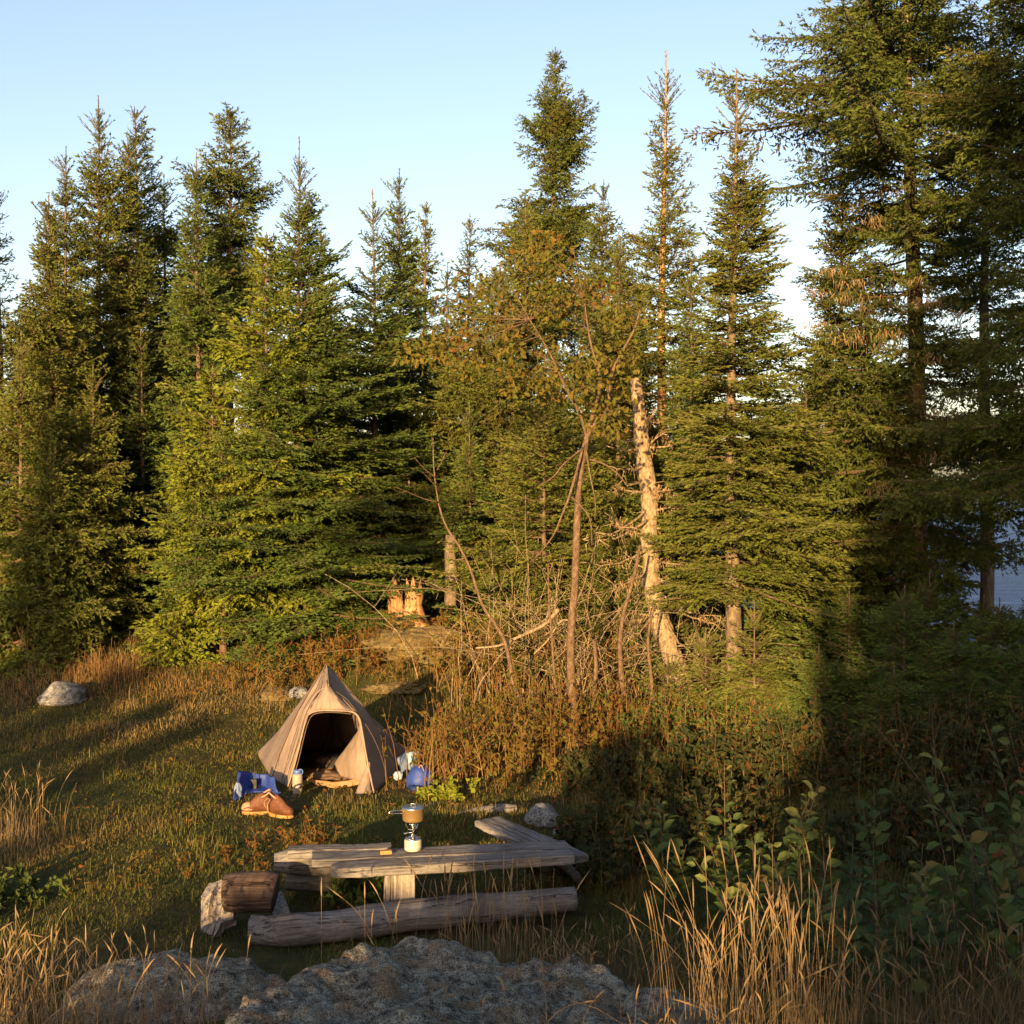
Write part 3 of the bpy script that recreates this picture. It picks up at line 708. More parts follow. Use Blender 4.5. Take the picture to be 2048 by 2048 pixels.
# background row, seen only as gaps closing behind the others
src = T(30, 300, 24.5, 'far spruce behind the left edge group', 71, {**SP, 'per_m': 26}, rmax=1.1, leader=.4, zb=.06, lod=2.2, group='spruces far back in the left woods')
src2 = T(160, 285, 25.5, 'far fir low behind the thin ragged spruce', 72, {**FI, 'per_m': 28}, rmax=1.3, leader=.4, zb=.05, lod=2.2, group='firs far back in the woods')
for k, (px, d, s, q) in enumerate([(85, 26, .95, 0), (195, 27, 1.0, 1), (255, 25, .92, 0), (340, 26, .9, 1), (395, 27, .86, 0), (440, 26, .8, 1), (490, 27.5, .82, 0), (535, 26, .95, 1), (575, 27, 1.0, 0), (628, 25, .95, 1), (680, 26, .9, 0)]):
    dup_tree(src2 if q else src, X_at(px, d), d, s, k*1.3, 'far %s in the deep shade behind the front row of woods' % ('fir' if q else 'spruce'), ['spruces far back in the left woods', 'firs far back in the woods'][q])
src['label'] = 'far spruce in the deep shade behind the front row of woods'; src2['label'] = 'far fir in the deep shade behind the front row of woods'
# low undergrowth in the shade on the right
us = T(905, 585, 11.6, 'low shaded fir under the big right trunk', 81, {**FI, 'per_m': 60}, rmax=.95, leader=.15, zb=.0, group='small firs in the shade under the right spruces')
uspots = [(800, 13.6, .9), (850, 12.6, 1.0), (870, 14.2, 1.15), (955, 10.6, .8), (1000, 11.8, .9), (1035, 10.0, .8), (930, 13.2, 1.1), (985, 13.8, .95), (820, 11.4, .7), (895, 10.2, .62), (765, 12.6, .62), (1030, 13.0, .95)]
for k, (px, d, s) in enumerate(uspots):
    dup_tree(us, X_at(px, d), d, s, k*1.1, 'low shaded fir in the dark thicket under the right spruces', 'small firs in the shade under the right spruces')
us['label'] = 'low shaded fir in the dark thicket under the right spruces'
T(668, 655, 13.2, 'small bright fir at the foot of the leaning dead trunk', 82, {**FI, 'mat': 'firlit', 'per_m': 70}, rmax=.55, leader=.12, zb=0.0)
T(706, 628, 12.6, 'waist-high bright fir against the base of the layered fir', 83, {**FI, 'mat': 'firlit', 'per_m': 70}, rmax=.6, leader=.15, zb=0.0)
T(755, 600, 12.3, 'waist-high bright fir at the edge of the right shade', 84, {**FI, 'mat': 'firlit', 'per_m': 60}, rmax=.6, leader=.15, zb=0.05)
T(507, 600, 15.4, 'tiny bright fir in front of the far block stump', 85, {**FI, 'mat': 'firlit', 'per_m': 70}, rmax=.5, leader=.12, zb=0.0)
# unseen trees and bushes behind the photographer, shaped to throw the long shadows
big = plant_conifer('spruce_tree', 1.9, -8.0, 15.0, 'tall spruce behind the photographer', seed=91, prof='spruce', style='brush', mat='spruce', rmax=3.0, zb=.02, per_m=26, lod=2.4, leader=.4)
for k, (x, y, s) in enumerate([(4.6, -7.4, 1.0), (7.6, -8.4, .95), (11, -8, 1.0), (6, -13, 1.1)]):
    dup_tree(big, x, y, s, k*1.7, 'tall spruce behind the photographer', 'tall spruces behind the photographer')
big['group'] = 'tall spruces behind the photographer'
bush = plant_conifer('fir_tree', 0, 0, 2.0, 'unseen young fir shading the scene from behind the photographer', 'tree', 'unseen young firs shading the scene from behind the photographer', mat='fir', seed=92, prof='narrow', rmax=.95, zb=0, per_m=150, lod=1.6, leader=.1)
BUSH = [(-3.05, 3.75, 1.0), (-3.42, 3.42, .55), (-4.35, 3.02, .6), (-4.75, 2.98, .7), (-5.4, 2.78, .7), (-6.3, 2.62, .8), (-7.2, 3.04, .85), (-8.1, 3.85, .95), (-8.9, 4.0, 1.1), (-9.9, 4.5, 1.1), (-10.8, 3.6, 1.0), (-2.05, 2.5, .5), (-12.2, 3.0, 1.0), (-11.1, 7.8, .75), (-1.1, 3.7, .75), (-3.85, 2.89, .8), (-4.12, 2.89, .8), (-10.6, 4.3, .9)]  # heights and widths follow the outline of the wanted shade
THIN = [(-2.5, 3.6, .8), (-.70, 6.2, .85), (-.2, 5.6, .9), (.35, 9.8, 1.15), (-1.15, 5.2, .65)]  # sparser unseen firs, so dappled sun leaks through
thin = plant_conifer('fir_tree', 0, 0, 2.0, 'unseen open young fir dappling the light from behind the photographer', 'tree', 'unseen open young firs dappling the light from behind the photographer', mat='fir', seed=93, prof='narrow', rmax=.95, zb=0, per_m=75, lod=1.6, leader=.1)
for proto, lst in ((bush, BUSH), (thin, THIN)):
    for k, (x, zt_, s) in enumerate(lst):
        q = proto if k == 0 else copy_tree(proto)
        z0 = Hf(x, -8.0); q.location = (x, -8.0 - .2*(k % 2), z0); q.scale = (s, s, (zt_ - z0)/2.0); q.rotation_euler.z = k*2.1
plant_conifer('spruce_tree', -6.75, -8.3, 7.0, 'unseen bare-stemmed spruce added behind the photographer for shade', seed=94, prof='fir', style='brush', mat='spruce', rmax=.75, zb=.79, per_m=60, lod=2.0, leader=.2, tr=.035)  # added with a bare stem so only its crown darkens the hollow
plant_conifer('spruce_tree', -14.1, -8.3, 14.0, 'unseen high-crowned spruce added behind the photographer for shade', seed=95, prof='fir', style='brush', mat='spruce', rmax=1.9, zb=.5, per_m=30, lod=2.4, leader=.3, tr=.10)  # added to keep the leftmost spruce in shade

for x, h_, zb_, rm_, sd_ in ((-.35, 7.6, .44, .85, 96), (.75, 12.6, .27, 1.25, 97), (2.2, 13.5, .22, 1.5, 98)):
    plant_conifer('spruce_tree', x, -8.8, h_, 'unseen dense high-crowned spruce added behind the photographer for shade', seed=sd_, group='unseen high-crowned spruces added behind the photographer for shade', prof='narrow', style='brush', mat='spruce', rmax=rm_, zb=zb_, per_m=60, lod=2.0, leader=.2, tr=.06)  # added, crowns started high, to darken the right-hand spruces and undergrowth
# ================================================================== tent
def PP(lst): return [P(*q) for q in lst]
tx, ty = X_at(327, 11.4), 11.4
tent = empty('tent', (tx, ty, Hf(tx, ty)), 'small khaki pyramid tent with its arched door rolled open on the grass', 'tent')
AP = (326.5, 664, 11.5)
R0 = PP([AP, (321, 688, 11.15), (312, 704, 11.02), (306, 717, 10.98), (301, 740, 10.93), (295, 765, 10.92), (287, 790, 10.9)])
R1 = PP([AP, (312, 688, 11.4), (298, 712, 11.3), (288, 735, 11.3), (279, 757, 11.32), (271.5, 780, 11.34)])
R2 = PP([AP, (309, 690, 11.9), (292, 712, 12.1), (278, 731, 12.3), (266, 743, 12.4), (256.5, 752, 12.45)])
R3 = PP([AP, (330, 705, 12.3), (333, 748, 12.9)])
R4 = PP([AP, (343, 690, 11.9), (366, 712, 12.2), (387, 731, 12.4), (408.5, 749, 12.5)])
R5 = PP([AP, (343.5, 683, 11.45), (363, 706, 11.35), (379, 729, 11.4), (390.5, 750, 11.5), (397.5, 772, 11.6)])
R6 = PP([AP, (332, 687, 11.15), (345, 702, 11.02), (356, 713, 10.95), (362, 733, 10.9), (368, 765, 10.83), (374.5, 794, 10.75)])
def wrinkle(V, amp, sx, sy, seed):
    n = fbm(V[:, 0]*sx + seed, V[:, 2]*sy, V[:, 1]*sx, 3)
    V = V.copy(); V[:, 1] += amp*n; V[:, 0] += amp*.4*n; return V
fly = MB()
for a, bb, amp, sx, sy in ((R0, R1, .026, 16, 2.2), (R1, R2, .022, 6, 4), (R2, R3, .01, 4, 3), (R3, R4, .015, 4, 3), (R4, R5, .02, 6, 4), (R5, R6, .045, 9, 3)):
    V, Q, (mm, nn) = loft([a, bb], 34, 14)
    g = V.reshape(mm, nn, 3); u = np.linspace(0, 1, mm)[:, None]; t = np.linspace(0, 1, nn)[None]
    edge = (4*u*(1-u)) * np.sin(np.pi*np.minimum(1, t*1.1))
    W = wrinkle(V, amp, sx, sy, 3*sx).reshape(mm, nn, 3)
    g = g + (W - g)*np.minimum(1, edge*1.4)[..., None]
    g[..., 1] += .035*edge; g[..., 2] -= .02*edge
    fly.add(g.reshape(-1, 3), Q)
# header above the door, bulging out like a hood
hood = [R0[:4], PP([AP, (324.5, 685, 11.05), (318, 700, 10.94), (314.5, 711.5, 10.92)]), PP([AP, (327, 684, 11.0), (327, 699, 10.90), (328, 709.5, 10.88)]), PP([AP, (329.5, 685, 11.05), (338, 700, 10.92), (345, 710.5, 10.89)]), R6[:4]]
V, Q, (mm, nn) = loft(hood, 22, 10)
V = wrinkle(V, .030, 24, 4, 5); fly.add(V, Q)
fo = fly.build('fly', M['tent'], tent, smooth=True)
md = fo.modifiers.new('thick', 'SOLIDIFY'); md.thickness = .004
tr = MB()
for pth, r_ in ((smooth_path(PP([(286.5, 791, 10.88), (295, 763, 10.90), (301, 739, 10.91), (305.5, 722, 10.93), (310, 713.5, 10.9), (322, 710.5, 10.86), (336, 710.5, 10.86), (352, 712, 10.9), (359, 718, 10.9), (362.5, 733, 10.87), (368, 765, 10.80), (374, 793, 10.72)]), 60), .009),
                (smooth_path(PP([(328, 686.5, 11.0), (318, 692, 11.05), (309, 705, 11.0), (302, 722, 10.98), (296, 745, 10.98), (284, 784, 11.0)]), 40), .006),
                (smooth_path(PP([AP, (327.5, 672, 11.3), (328.5, 686, 11.0)]), 12), .005),
                (smooth_path(R1, 30), .004)):
    V, fs = tube(pth, r_, 6, lump=.6, seed=int(r_*1e4)); tr.add(V, fs)
tr.build('door_trim', M['trim'], tent, smooth=True)
zp = MB(); V, fs = tube(smooth_path(PP([(289, 790, 10.86), (297.5, 764, 10.88), (303.5, 739, 10.89), (308, 723, 10.91), (313, 715, 10.87), (323, 712.5, 10.83), (337, 712.5, 10.83), (351, 714, 10.87)]), 60), .0045, 5); zp.add(V, fs); zp.build('zip', M['brownc'], tent)
sm = MB()
for rb in (R1, R4, R5, [R6[0], R6[1], P(349, 702, 11.0), P(372, 735, 11.0), P(384, 765, 11.1), P(386, 783, 11.15)], [R0[0], P(316, 690, 11.2), P(305, 708, 11.1), P(292, 745, 11.05), P(281, 785, 11.1)]):
    V, fs = tube(np.array(smooth_path(rb, 40)) + np.array([0, -.014, .006]), .0032, 5, lump=.5); sm.add(V, fs)
sm.build('seams', M['brownc'], tent)
# tied back door flap, falling inside on the right
fl = [PP([(360, 722, 10.97), (363, 740, 10.95), (367, 765, 10.92), (371, 785, 10.9)]), PP([(358, 730, 11.05), (357, 748, 11.0), (359, 765, 10.93), (363, 782, 10.92)]),
      PP([(357.5, 732, 11.1), (350, 748, 11.12), (346, 764, 11.05), (352, 779, 11.0)]), PP([(357, 733, 11.15), (346, 748, 11.25), (334, 763, 11.3), (341, 776, 11.15)])]
V, Q, _ = loft(fl, 24, 8); V = wrinkle(V, .03, 10, 5, 2); d_ = MB(); d_.add(V, Q); o = d_.build('door_flap', M['tent'], tent, smooth=True); md = o.modifiers.new('thick', 'SOLIDIFY'); md.thickness = .004
# gathered cloth at the right foot of the door
V, fs = tube(smooth_path(PP([(369, 762, 10.82), (366, 778, 10.78), (364, 790, 10.74), (365, 797, 10.72)]), 18), np.interp(np.linspace(0, 1, 18), [0, .4, .8, 1], [.012, .045, .075, .05]), 20, lump=.55, seed=4)
d_ = MB(); d_.add(V, fs); d_.build('gathered_cloth', M['trim'], tent, smooth=True)
# bathtub floor edge
V, Q, _ = loft([PP([(307, 778, 11.1), (307, 780, 11.08)]), PP([(318, 780, 11.0), (318, 785, 10.98)]), PP([(332, 782, 10.97), (332, 788, 10.95)]), PP([(348, 780.5, 10.95), (348, 787, 10.93)]), PP([(366, 775, 10.97), (366, 783, 10.93)])], 6, 8)
V = wrinkle(V, .02, 12, 3, 9)
d_ = MB(); d_.add(V, Q); c4 = PP([(300, 779, 11.3), (368, 779, 11.3), (390, 755, 12.2), (270, 757, 12.2)]); c4 = np.array(c4); c4[:, 2] = [Hf(q[0], q[1]) + .012 for q in c4]; d_.add(c4, [[0, 1, 2, 3]])
o = d_.build('floor', M['floor'], tent, smooth=True); md = o.modifiers.new('thick', 'SOLIDIFY'); md.thickness = .003
pl = MB()
for pth in (PP([(332, 716, 12.2), (326, 740, 12.3), (318, 758, 12.4)]), PP([(332, 716, 12.2), (338, 738, 12.3), (352, 752, 12.4)]), [P(326.5, 666, 11.5), P(331, 716, 12.15)]):
    V, fs = tube(smooth_path(pth, 8), .006, 6); pl.add(V, fs)
pl.build('pole', M['black'], tent, smooth=True)
for px, py in ((360, 803), (375.5, 800)):
    q = G(px, py); st = MB(); V, fs = tube([q + [0, 0, -.05], q + [0.004, 0, .05], q + [.008, -.004, .07]], [.004, .004, .006], 6); st.add(V, fs); st.build('stake', M['steel'], tent)
# liner, dark mesh wall behind the opening
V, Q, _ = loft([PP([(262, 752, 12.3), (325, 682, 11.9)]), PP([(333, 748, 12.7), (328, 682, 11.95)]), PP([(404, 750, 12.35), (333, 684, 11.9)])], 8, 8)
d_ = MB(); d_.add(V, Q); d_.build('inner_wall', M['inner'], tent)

# ---------------------------------------------------------------- soft lumps
def lump(name, c, size, mat, label=None, cat=None, seed=0, amp=.25, freq=1.6, rot=0.0, parent=None, flat=True, sub=4, tint=.5):
    import bmesh
    bm = bmesh.new(); bmesh.ops.create_icosphere(bm, subdivisions=sub, radius=1.0)
    V = np.array([v.co[:] for v in bm.verts]); Fa = np.array([[v.index for v in f.verts] for f in bm.faces]); bm.free()
    n = fbm(V[:, 0]*freq + seed*3.3, V[:, 1]*freq, V[:, 2]*freq, 4); V = V*(1 + amp*n)[:, None]
    if flat: V[:, 2] = np.where(V[:, 2] < 0, V[:, 2]*.45, V[:, 2])
    V = V*np.asarray(size); ca, sa = math.cos(rot), math.sin(rot); V = np.stack([V[:, 0]*ca - V[:, 1]*sa, V[:, 0]*sa + V[:, 1]*ca, V[:, 2]], 1)
    mb = MB(); mb.add(V + np.asarray(c), Fa, 0, tint)
    o = mb.build(name, mat, parent, origin=None if parent else c, smooth=True)
    if label: tag(o, label, cat)
    return o
def at(px, py, d, dz=0): return P(px, py, d) + np.array([0, 0, dz])
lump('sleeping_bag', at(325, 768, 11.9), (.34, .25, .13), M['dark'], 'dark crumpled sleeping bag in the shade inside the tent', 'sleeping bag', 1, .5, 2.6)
lump('jacket', at(331, 777, 11.25), (.19, .12, .055), M['brownc'], 'tan crumpled jacket lying just inside the tent door', 'jacket', 2, .6, 3.0)  # tan cloth coloured dark brown to deepen the shade inside the tent
lump('stuff_sack', at(323, 762, 11.75), (.08, .07, .05), M['brownc'], 'small light brown sack on the dark bedding in the tent', 'sack', 3, .3, 2)  # same dark cloth, lowered in tone for the tent's inner shade

# bottle at the door
q = G(297.5, 793); bt = empty('water_bottle', q, 'cream plastic water bottle with a blue looped lid by the tent door', 'bottle')
mb = MB(); V, Q = lathe([(.0, 0), (.040, 0), (.044, .006), (.044, .15), (.041, .163), (.032, .172)], q, 28); mb.add(V, Q); mb.build('body', M['cream'], bt, smooth=True)
mb = MB(); V, Q = lathe([(.034, .168), (.036, .17), (.036, .196), (.030, .204), (0, .204)], q, 24); mb.add(V, Q)
a_ = np.linspace(0, 2*math.pi, 17); V, fs = tube(np.stack([q[0] + .030 + .020*np.cos(a_), q[1] - .02 + 0*a_, q[2] + .190 + .022*np.sin(a_)], 1), .0055, 6, cap=False); lid = mb.build('lid', M['lid'], bt, smooth=True); mb = MB(); mb.add(V, fs[0]); mb.build('carry_loop', M['lid'], lid, smooth=True)

# blue dry bag on the left, lying open, with a small hand radio standing on it
def sheet_bag(name, ribs, mat, label, cat, amp=.03, thick=.012, parts=()):
    V, Q, _ = loft(ribs, 22, 9); V = wrinkle(V, amp, 9, 9, len(label))
    c = V.mean(0); c[2] = V[:, 2].min()
    mb = MB(); mb.add(V, Q); o = mb.build(name, mat, None, origin=c, smooth=True)
    md = o.modifiers.new('thick', 'SOLIDIFY'); md.thickness = thick
    return tag(o, label, cat)
bg_c = G(252, 801); bag = empty('dry_bag', bg_c, 'open blue dry bag slumped on the grass left of the tent', 'bag')
mb = MB()
V, Q, _ = loft([PP([(243, 776, 10.9), (240, 785, 10.75), (234, 795, 10.6), (236, 806, 10.5)]), PP([(240, 774, 11.0), (238.5, 785, 10.95), (243, 795, 10.85), (244, 806, 10.7)]), PP([(252, 775.5, 11.1), (251, 785, 11.05), (252, 795, 10.95), (253, 804, 10.8)]), PP([(266, 778, 11.0), (266, 788, 10.95), (266, 797, 10.9), (266, 804, 10.8)]), PP([(273, 781, 10.85), (275, 790, 10.8), (278, 798, 10.75), (280, 804, 10.75)])], 20, 9)
V = CAM + (V - CAM)*.985; V = wrinkle(V, .05, 8, 8, 2); V[:, 2] = np.maximum(V[:, 2] + .03, H(V[:, 0], V[:, 1]) + .02 + .015*fbm(V[:, 0]*14, V[:, 1]*14)); mb.add(V, Q); o = mb.build('body', M['blue'], bag, smooth=True); o.modifiers.new('t', 'SOLIDIFY').thickness = .01
lump('contents', at(258, 797, 10.78), (.12, .10, .06), M['navy'], seed=5, amp=.5, parent=bag)
lump('rolled_rim', at(238, 796, 10.5), (.035, .03, .11), M['slate'], seed=6, amp=.4, parent=bag, flat=False)
rd0 = at(254, 789, 10.75); rd = empty('hand_radio', rd0, 'black hand radio with a long thin aerial standing on the blue dry bag', 'radio')
mb = MB()
def box(c, s, rz=0.0, bev=.12):
    """box with chamfered vertical edges"""
    x, y, z = s; k = bev*min(x, y)
    pts = np.array([(-x+k, -y), (x-k, -y), (x, -y+k), (x, y-k), (x-k, y), (-x+k, y), (-x, y-k), (-x, -y+k)])
    ca, sa = math.cos(rz), math.sin(rz); pts = np.stack([pts[:, 0]*ca - pts[:, 1]*sa, pts[:, 0]*sa + pts[:, 1]*ca], 1)
    lay = []
    for zz, sc in ((-z, .94), (-z*.92, 1), (z*.92, 1), (z, .94)): lay.append(np.c_[pts*sc, np.full(8, zz)])
    V = np.vstack(lay) + np.asarray(c); fs = []
    j = np.arange(8); j2 = (j+1) % 8
    for l in range(3): fs.append(np.stack([l*8+j, l*8+j2, l*8+8+j2, l*8+8+j], 1))
    return V, [np.concatenate(fs), np.array([[7, 6, 5, 4, 3, 2, 1, 0]]), np.array([[24, 25, 26, 27, 28, 29, 30, 31]])]
V, fs = box(rd0 + [0, 0, .035], (.026, .016, .05)); mb.add(V, fs); mb.build('body', M['black'], rd)
mb = MB(); V, fs = tube([rd0 + [.008, 0, .08], rd0 + [.006, 0, .18], rd0 + [.002, 0, .30]], [.0045, .003, .0025], 6); mb.add(V, fs); mb.build('aerial', M['black'], rd)

# boots
def boot(px, py, d, yaw, label, pale):
    q = G(px, py); rt = empty('boot', q, label, 'boot', 'brown boots beside the blue dry bag'); rt.rotation_euler.z = yaw; rt.scale = (.80, .80, .88)
    L = .29
    up = MB(); xs_ = np.array([-.135, -.10, -.04, .02, .08, .125, .145]); hh_ = np.array([.13, .165, .175, .13, .085, .065, .04]); ww = np.array([.036, .042, .043, .045, .048, .045, .025])
    rings = []
    for x_, h_, w_ in zip(xs_, hh_, ww):
        a = np.linspace(0, 2*math.pi, 17)[:-1]
        rings.append(np.stack([np.full(16, x_), w_*np.cos(a)*(1 - .25*np.maximum(0, np.sin(a))), .028 + h_*.5 + h_*.5*np.sin(a)], 1))
    g = np.array(rings); n_ = fbm(g[..., 0]*16 + px, g[..., 1]*16, g[..., 2]*16, 3); g[..., 1] += .012*n_; g[..., 2] += .02*n_*(g[..., 2] > .06)
    V = g.reshape(-1, 3); i = np.arange(6)[:, None]*16; j = np.arange(16)[None]; Q = np.stack([i+j, i+(j+1) % 16, i+16+(j+1) % 16, i+16+j], -1).reshape(-1, 4)
    up.add(V, [Q, np.arange(16)[None][:, ::-1], np.arange(96, 112)[None]])
    up.build('upper', M['leather'], rt, origin=(0, 0, 0), smooth=True)
    a = np.linspace(0, 2*math.pi, 25)[:-1]; ol = np.stack([.152*np.cos(a), (.05 + .012*np.cos(a))*np.sin(a)*(1 - .15*np.cos(2*a))], 1)
    so_ = MB(); V = np.vstack([np.c_[ol, np.full(24, 0.0)], np.c_[ol*1.02, np.full(24, .014)], np.c_[ol, np.full(24, .032)]]); j = np.arange(24); j2 = (j+1) % 24
    so_.add(V, [np.concatenate([np.stack([j, j2, 24+j2, 24+j], 1), np.stack([24+j, 24+j2, 48+j2, 48+j], 1)]), np.arange(24)[None][:, ::-1], np.arange(48, 72)[None]]); so_.build('sole', M['sole'], rt, origin=(0, 0, 0))
    a = np.linspace(0, 2*math.pi, 19); mb = MB(); V, fs = tube(np.stack([-.088 + .050*np.cos(a), .040*np.sin(a), .190 - .030*np.cos(a - .4)], 1), .009, 6, cap=False, lump=.5); mb.add(V, fs[0]); mb.build('collar', M['toe'], rt, origin=(0, 0, 0), smooth=True)
    mb = MB()
    for q_ in range(5):
        x_ = -.02 + .022*q_; z_ = .165 - .022*q_
        V, fs = tube(smooth_path([(x_, -.040, z_ - .028), (x_ + .006, 0, z_ + .004), (x_ + .012, .040, z_ - .028)], 8), .0035, 5); mb.add(V, fs)
    mb.build('laces', M['cream'], rt, origin=(0, 0, 0))
    if pale:
        k = lump('toe_cap', q, (.075, .05, .06), M['toe'], seed=9, amp=.15, parent=rt); k.location = (.085, 0, .055)
    else:
        lp = MB(); c = np.array([[-.135, -.03, .05], [-.145, -.07, .10], [-.12, -.10, .155], [-.08, -.10, .18], [-.075, -.08, .165], [-.11, -.07, .115], [-.125, -.05, .05]])
        V, fs = tube(smooth_path(c, 30), .008, 6, flat=.4); lp.add(V, fs); lp.build('pull_loop', M['toe'], rt, origin=(0, 0, 0), smooth=True)
    return rt
boot(257, 814, 10.2, math.pi*1.02, 'brown leather boot with a pale toe pointing left, tan sole edge sunlit', True)
boot(281, 817, 10.2, R(-28), 'brown leather boot with a hanging pull loop, right beside its pair', False)
lump('leather_bag', at(290, 804, 10.6), (.07, .07, .07), M['brownc'], 'slumped brown leather bag between the boots and the tent door', 'bag', 12, .7, 2.6)

# things right of the tent
rb = G(419, 794); bag2 = empty('stuff_bag', rb, 'round blue nylon bag with a drawn top right of the tent', 'bag')
lump('body', at(420, 781, 11.0), (.125, .11, .145), M['blue'], seed=14, amp=.14, parent=bag2, flat=False)
V, Q, _ = loft([PP([(408, 785, 10.85), (411, 797, 10.8)]), PP([(418, 786, 10.8), (417, 790, 10.75)]), PP([(426, 787, 10.85), (425, 797, 10.8)])], 6, 6); mb = MB(); mb.add(wrinkle(V, .02, 12, 8, 1), Q); o = mb.build('flap', M['navy'], bag2, smooth=True); o.modifiers.new('t', 'SOLIDIFY').thickness = .008
V, fs = tube(smooth_path(PP([(418, 770, 10.95), (421, 765, 10.95), (424, 771, 10.9)]), 10), .005, 6); mb = MB(); mb.add(V, fs); mb.build('drawcord', M['toe'], bag2)
pk = G(406, 772); pouch = empty('water_bag', P(408, 772, 11.7), 'pale see-through water bag leaning behind the round blue bag', 'bag')
V, Q, _ = loft([PP([(399, 757, 11.6), (400, 766, 11.55), (401, 774, 11.5)]), PP([(405, 752, 11.75), (406, 761, 11.5), (406, 772, 11.45)]), PP([(414, 751, 11.75), (414, 759, 11.5), (413, 770, 11.5)]), PP([(421, 752, 11.7), (421, 760, 11.6), (418, 769, 11.6)])], 14, 7)
mb = MB(); mb.add(wrinkle(V, .03, 10, 9, 7), Q); o = mb.build('body', M['slate'], pouch, smooth=True); o.modifiers.new('t', 'SOLIDIFY').thickness = .05
V, Q, _ = loft([PP([(406, 753, 11.43), (407, 765, 11.40)]), PP([(413, 751.5, 11.43), (411, 762, 11.40)]), PP([(420, 751.5, 11.5), (413, 762, 11.42)])], 6, 5); mb = MB(); mb.add(V, Q); o = mb.build('clear_panel', M['paleblue'], pouch, smooth=True); o.modifiers.new('t', 'SOLIDIFY').thickness = .006
lump('plastic_pouch', at(398, 776, 11.2), (.045, .03, .04), M['paleblue'], 'small crinkled pale plastic pouch at the right tent hem', 'pouch', 21, .5, 2.5, flat=False, sub=3)

# ================================================================== driftwood table
def plank(name, a, b_, wdt, th, mat, label, cat='plank', seed=0, roundl=0.0, group=None, up=(0, 0, 1)):
    """weathered plank between two points of its top centre line"""
    a, b_ = np.array(a), np.array(b_); L = np.linalg.norm(b_ - a); t = (b_ - a)/L; s = norm(np.cross(np.array(up, float), t)); n = np.cross(t, s)
    m_ = 40; u = np.linspace(0, 1, m_); prof = np.array([(-.5, -.1), (-.46, 0), (-.2, .03), (.2, .03), (.46, 0), (.5, -.1), (.5, -.9), (.45, -1), (-.45, -1), (-.5, -.9)])
    r = np.random.default_rng(seed); k = len(prof); V = []
    for q in range(m_):
        e = 1.0
        if roundl: e = min(1, math.sqrt(max(0, 1 - max(0, 1 - u[q]*L/roundl)**2)) + .12)
        wq = wdt*e*(1 + .06*float(fbm(np.array([u[q]*4 + seed]), np.array([1.0 + seed]), 0, 3)[0])); dz = .006*float(fbm(np.array([u[q]*3 + seed]), np.array([7.0]), 0, 3)[0])
        for (x_, z_) in prof:
            V.append(a + t*L*u[q] + s*(x_*wq + .012*float(np.sin(u[q]*5 + seed))) + n*(z_*th + dz))
    V = np.array(V); V += .004*np.stack([fbm(V[:, 0]*25, V[:, 1]*40, V[:, 2]*40, 2)]*3, 1)
    i = np.arange(m_-1)[:, None]*k; j = np.arange(k)[None]; Q = np.stack([i+j, i+k+j, i+k+(j+1) % k, i+(j+1) % k], -1).reshape(-1, 4)
    mb = MB(); mb.add(V, [Q, np.arange(k)[None], np.arange((m_-1)*k, m_*k)[None][:, ::-1]])
    c = (a + b_)/2
    # local frame along the plank so the grain follows it
    o = mb.build(name, mat, None, origin=c)
    ang = math.atan2(t[1], t[0]); me = o.data; co_ = np.empty(len(me.vertices)*3, np.float32); me.vertices.foreach_get('co', co_); co_ = co_.reshape(-1, 3)
    ca, sa = math.cos(-ang), math.sin(-ang); me.vertices.foreach_set('co', np.stack([co_[:, 0]*ca - co_[:, 1]*sa, co_[:, 0]*sa + co_[:, 1]*ca, co_[:, 2]], 1).astype(np.float32).ravel()); me.update(); o.rotation_euler.z = ang
    return tag(o, label, cat, group)
def log(name, pts, radii, mat, label, cat='log', seed=0, sides=20, lump_=.22, n=40, group=None, axisx=True):
    p = smooth_path(pts, n); r_ = np.interp(np.linspace(0, 1, n), np.linspace(0, 1, len(radii)), radii)
    V, fs = tube(p, r_, sides, lump=lump_, seed=seed); mb = MB(); mb.add(V, fs); c = p.mean(0)
    o = mb.build(name, mat, None, origin=c, smooth=True)
    t = p[-1] - p[0]
    if axisx:
        ang = math.atan2(t[1], t[0]); me = o.data; co_ = np.empty(len(me.vertices)*3, np.float32); me.vertices.foreach_get('co', co_); co_ = co_.reshape(-1, 3)
        ca, sa = math.cos(-ang), math.sin(-ang); me.vertices.foreach_set('co', np.stack([co_[:, 0]*ca - co_[:, 1]*sa, co_[:, 0]*sa + co_[:, 1]*ca, co_[:, 2]], 1).astype(np.float32).ravel()); me.update(); o.rotation_euler.z = ang
    return tag(o, label, cat, group) if label else o
zt = .42
def onz(px, py, z):
    v = P(px, py, 1.0) - CAM; return CAM + v*((z - CAM[2])/v[2])
plank('plank', onz(288, 848.5, zt+.005), onz(391, 845, zt+.005), .12, .055, M['drift'], 'short grey board at the back left of the driftwood table', seed=1)
plank('plank', onz(312, 856, zt), onz(568, 844, zt), .19, .045, M['drift'], 'long middle board of the driftwood table, under the camp stove', seed=2)
plank('plank', onz(331, 865.5, zt-.005), onz(572, 852, zt-.005), .15, .06, M['drift'], 'long front board of the driftwood table with a rounded left end', seed=3, roundl=.09)
plank('plank', onz(489, 818.5, zt-.06), onz(574, 857, zt-.075), .22, .045, M['drift'], 'wide bare board running back from the right end of the table', seed=4)
log('log', [onz(274, 862, .30), onz(300, 862, .29), onz(350, 862, .27)], [.055, .085, .09, .085], M['drift'], 'rounded pale log end propping the left end of the table boards', seed=5)
log('log', [onz(286, 878, .14), onz(320, 878, .13), onz(375, 876, .12)], [.07, .085, .085], M['drift'], 'dark lower log lying under the left end of the table', seed=6)
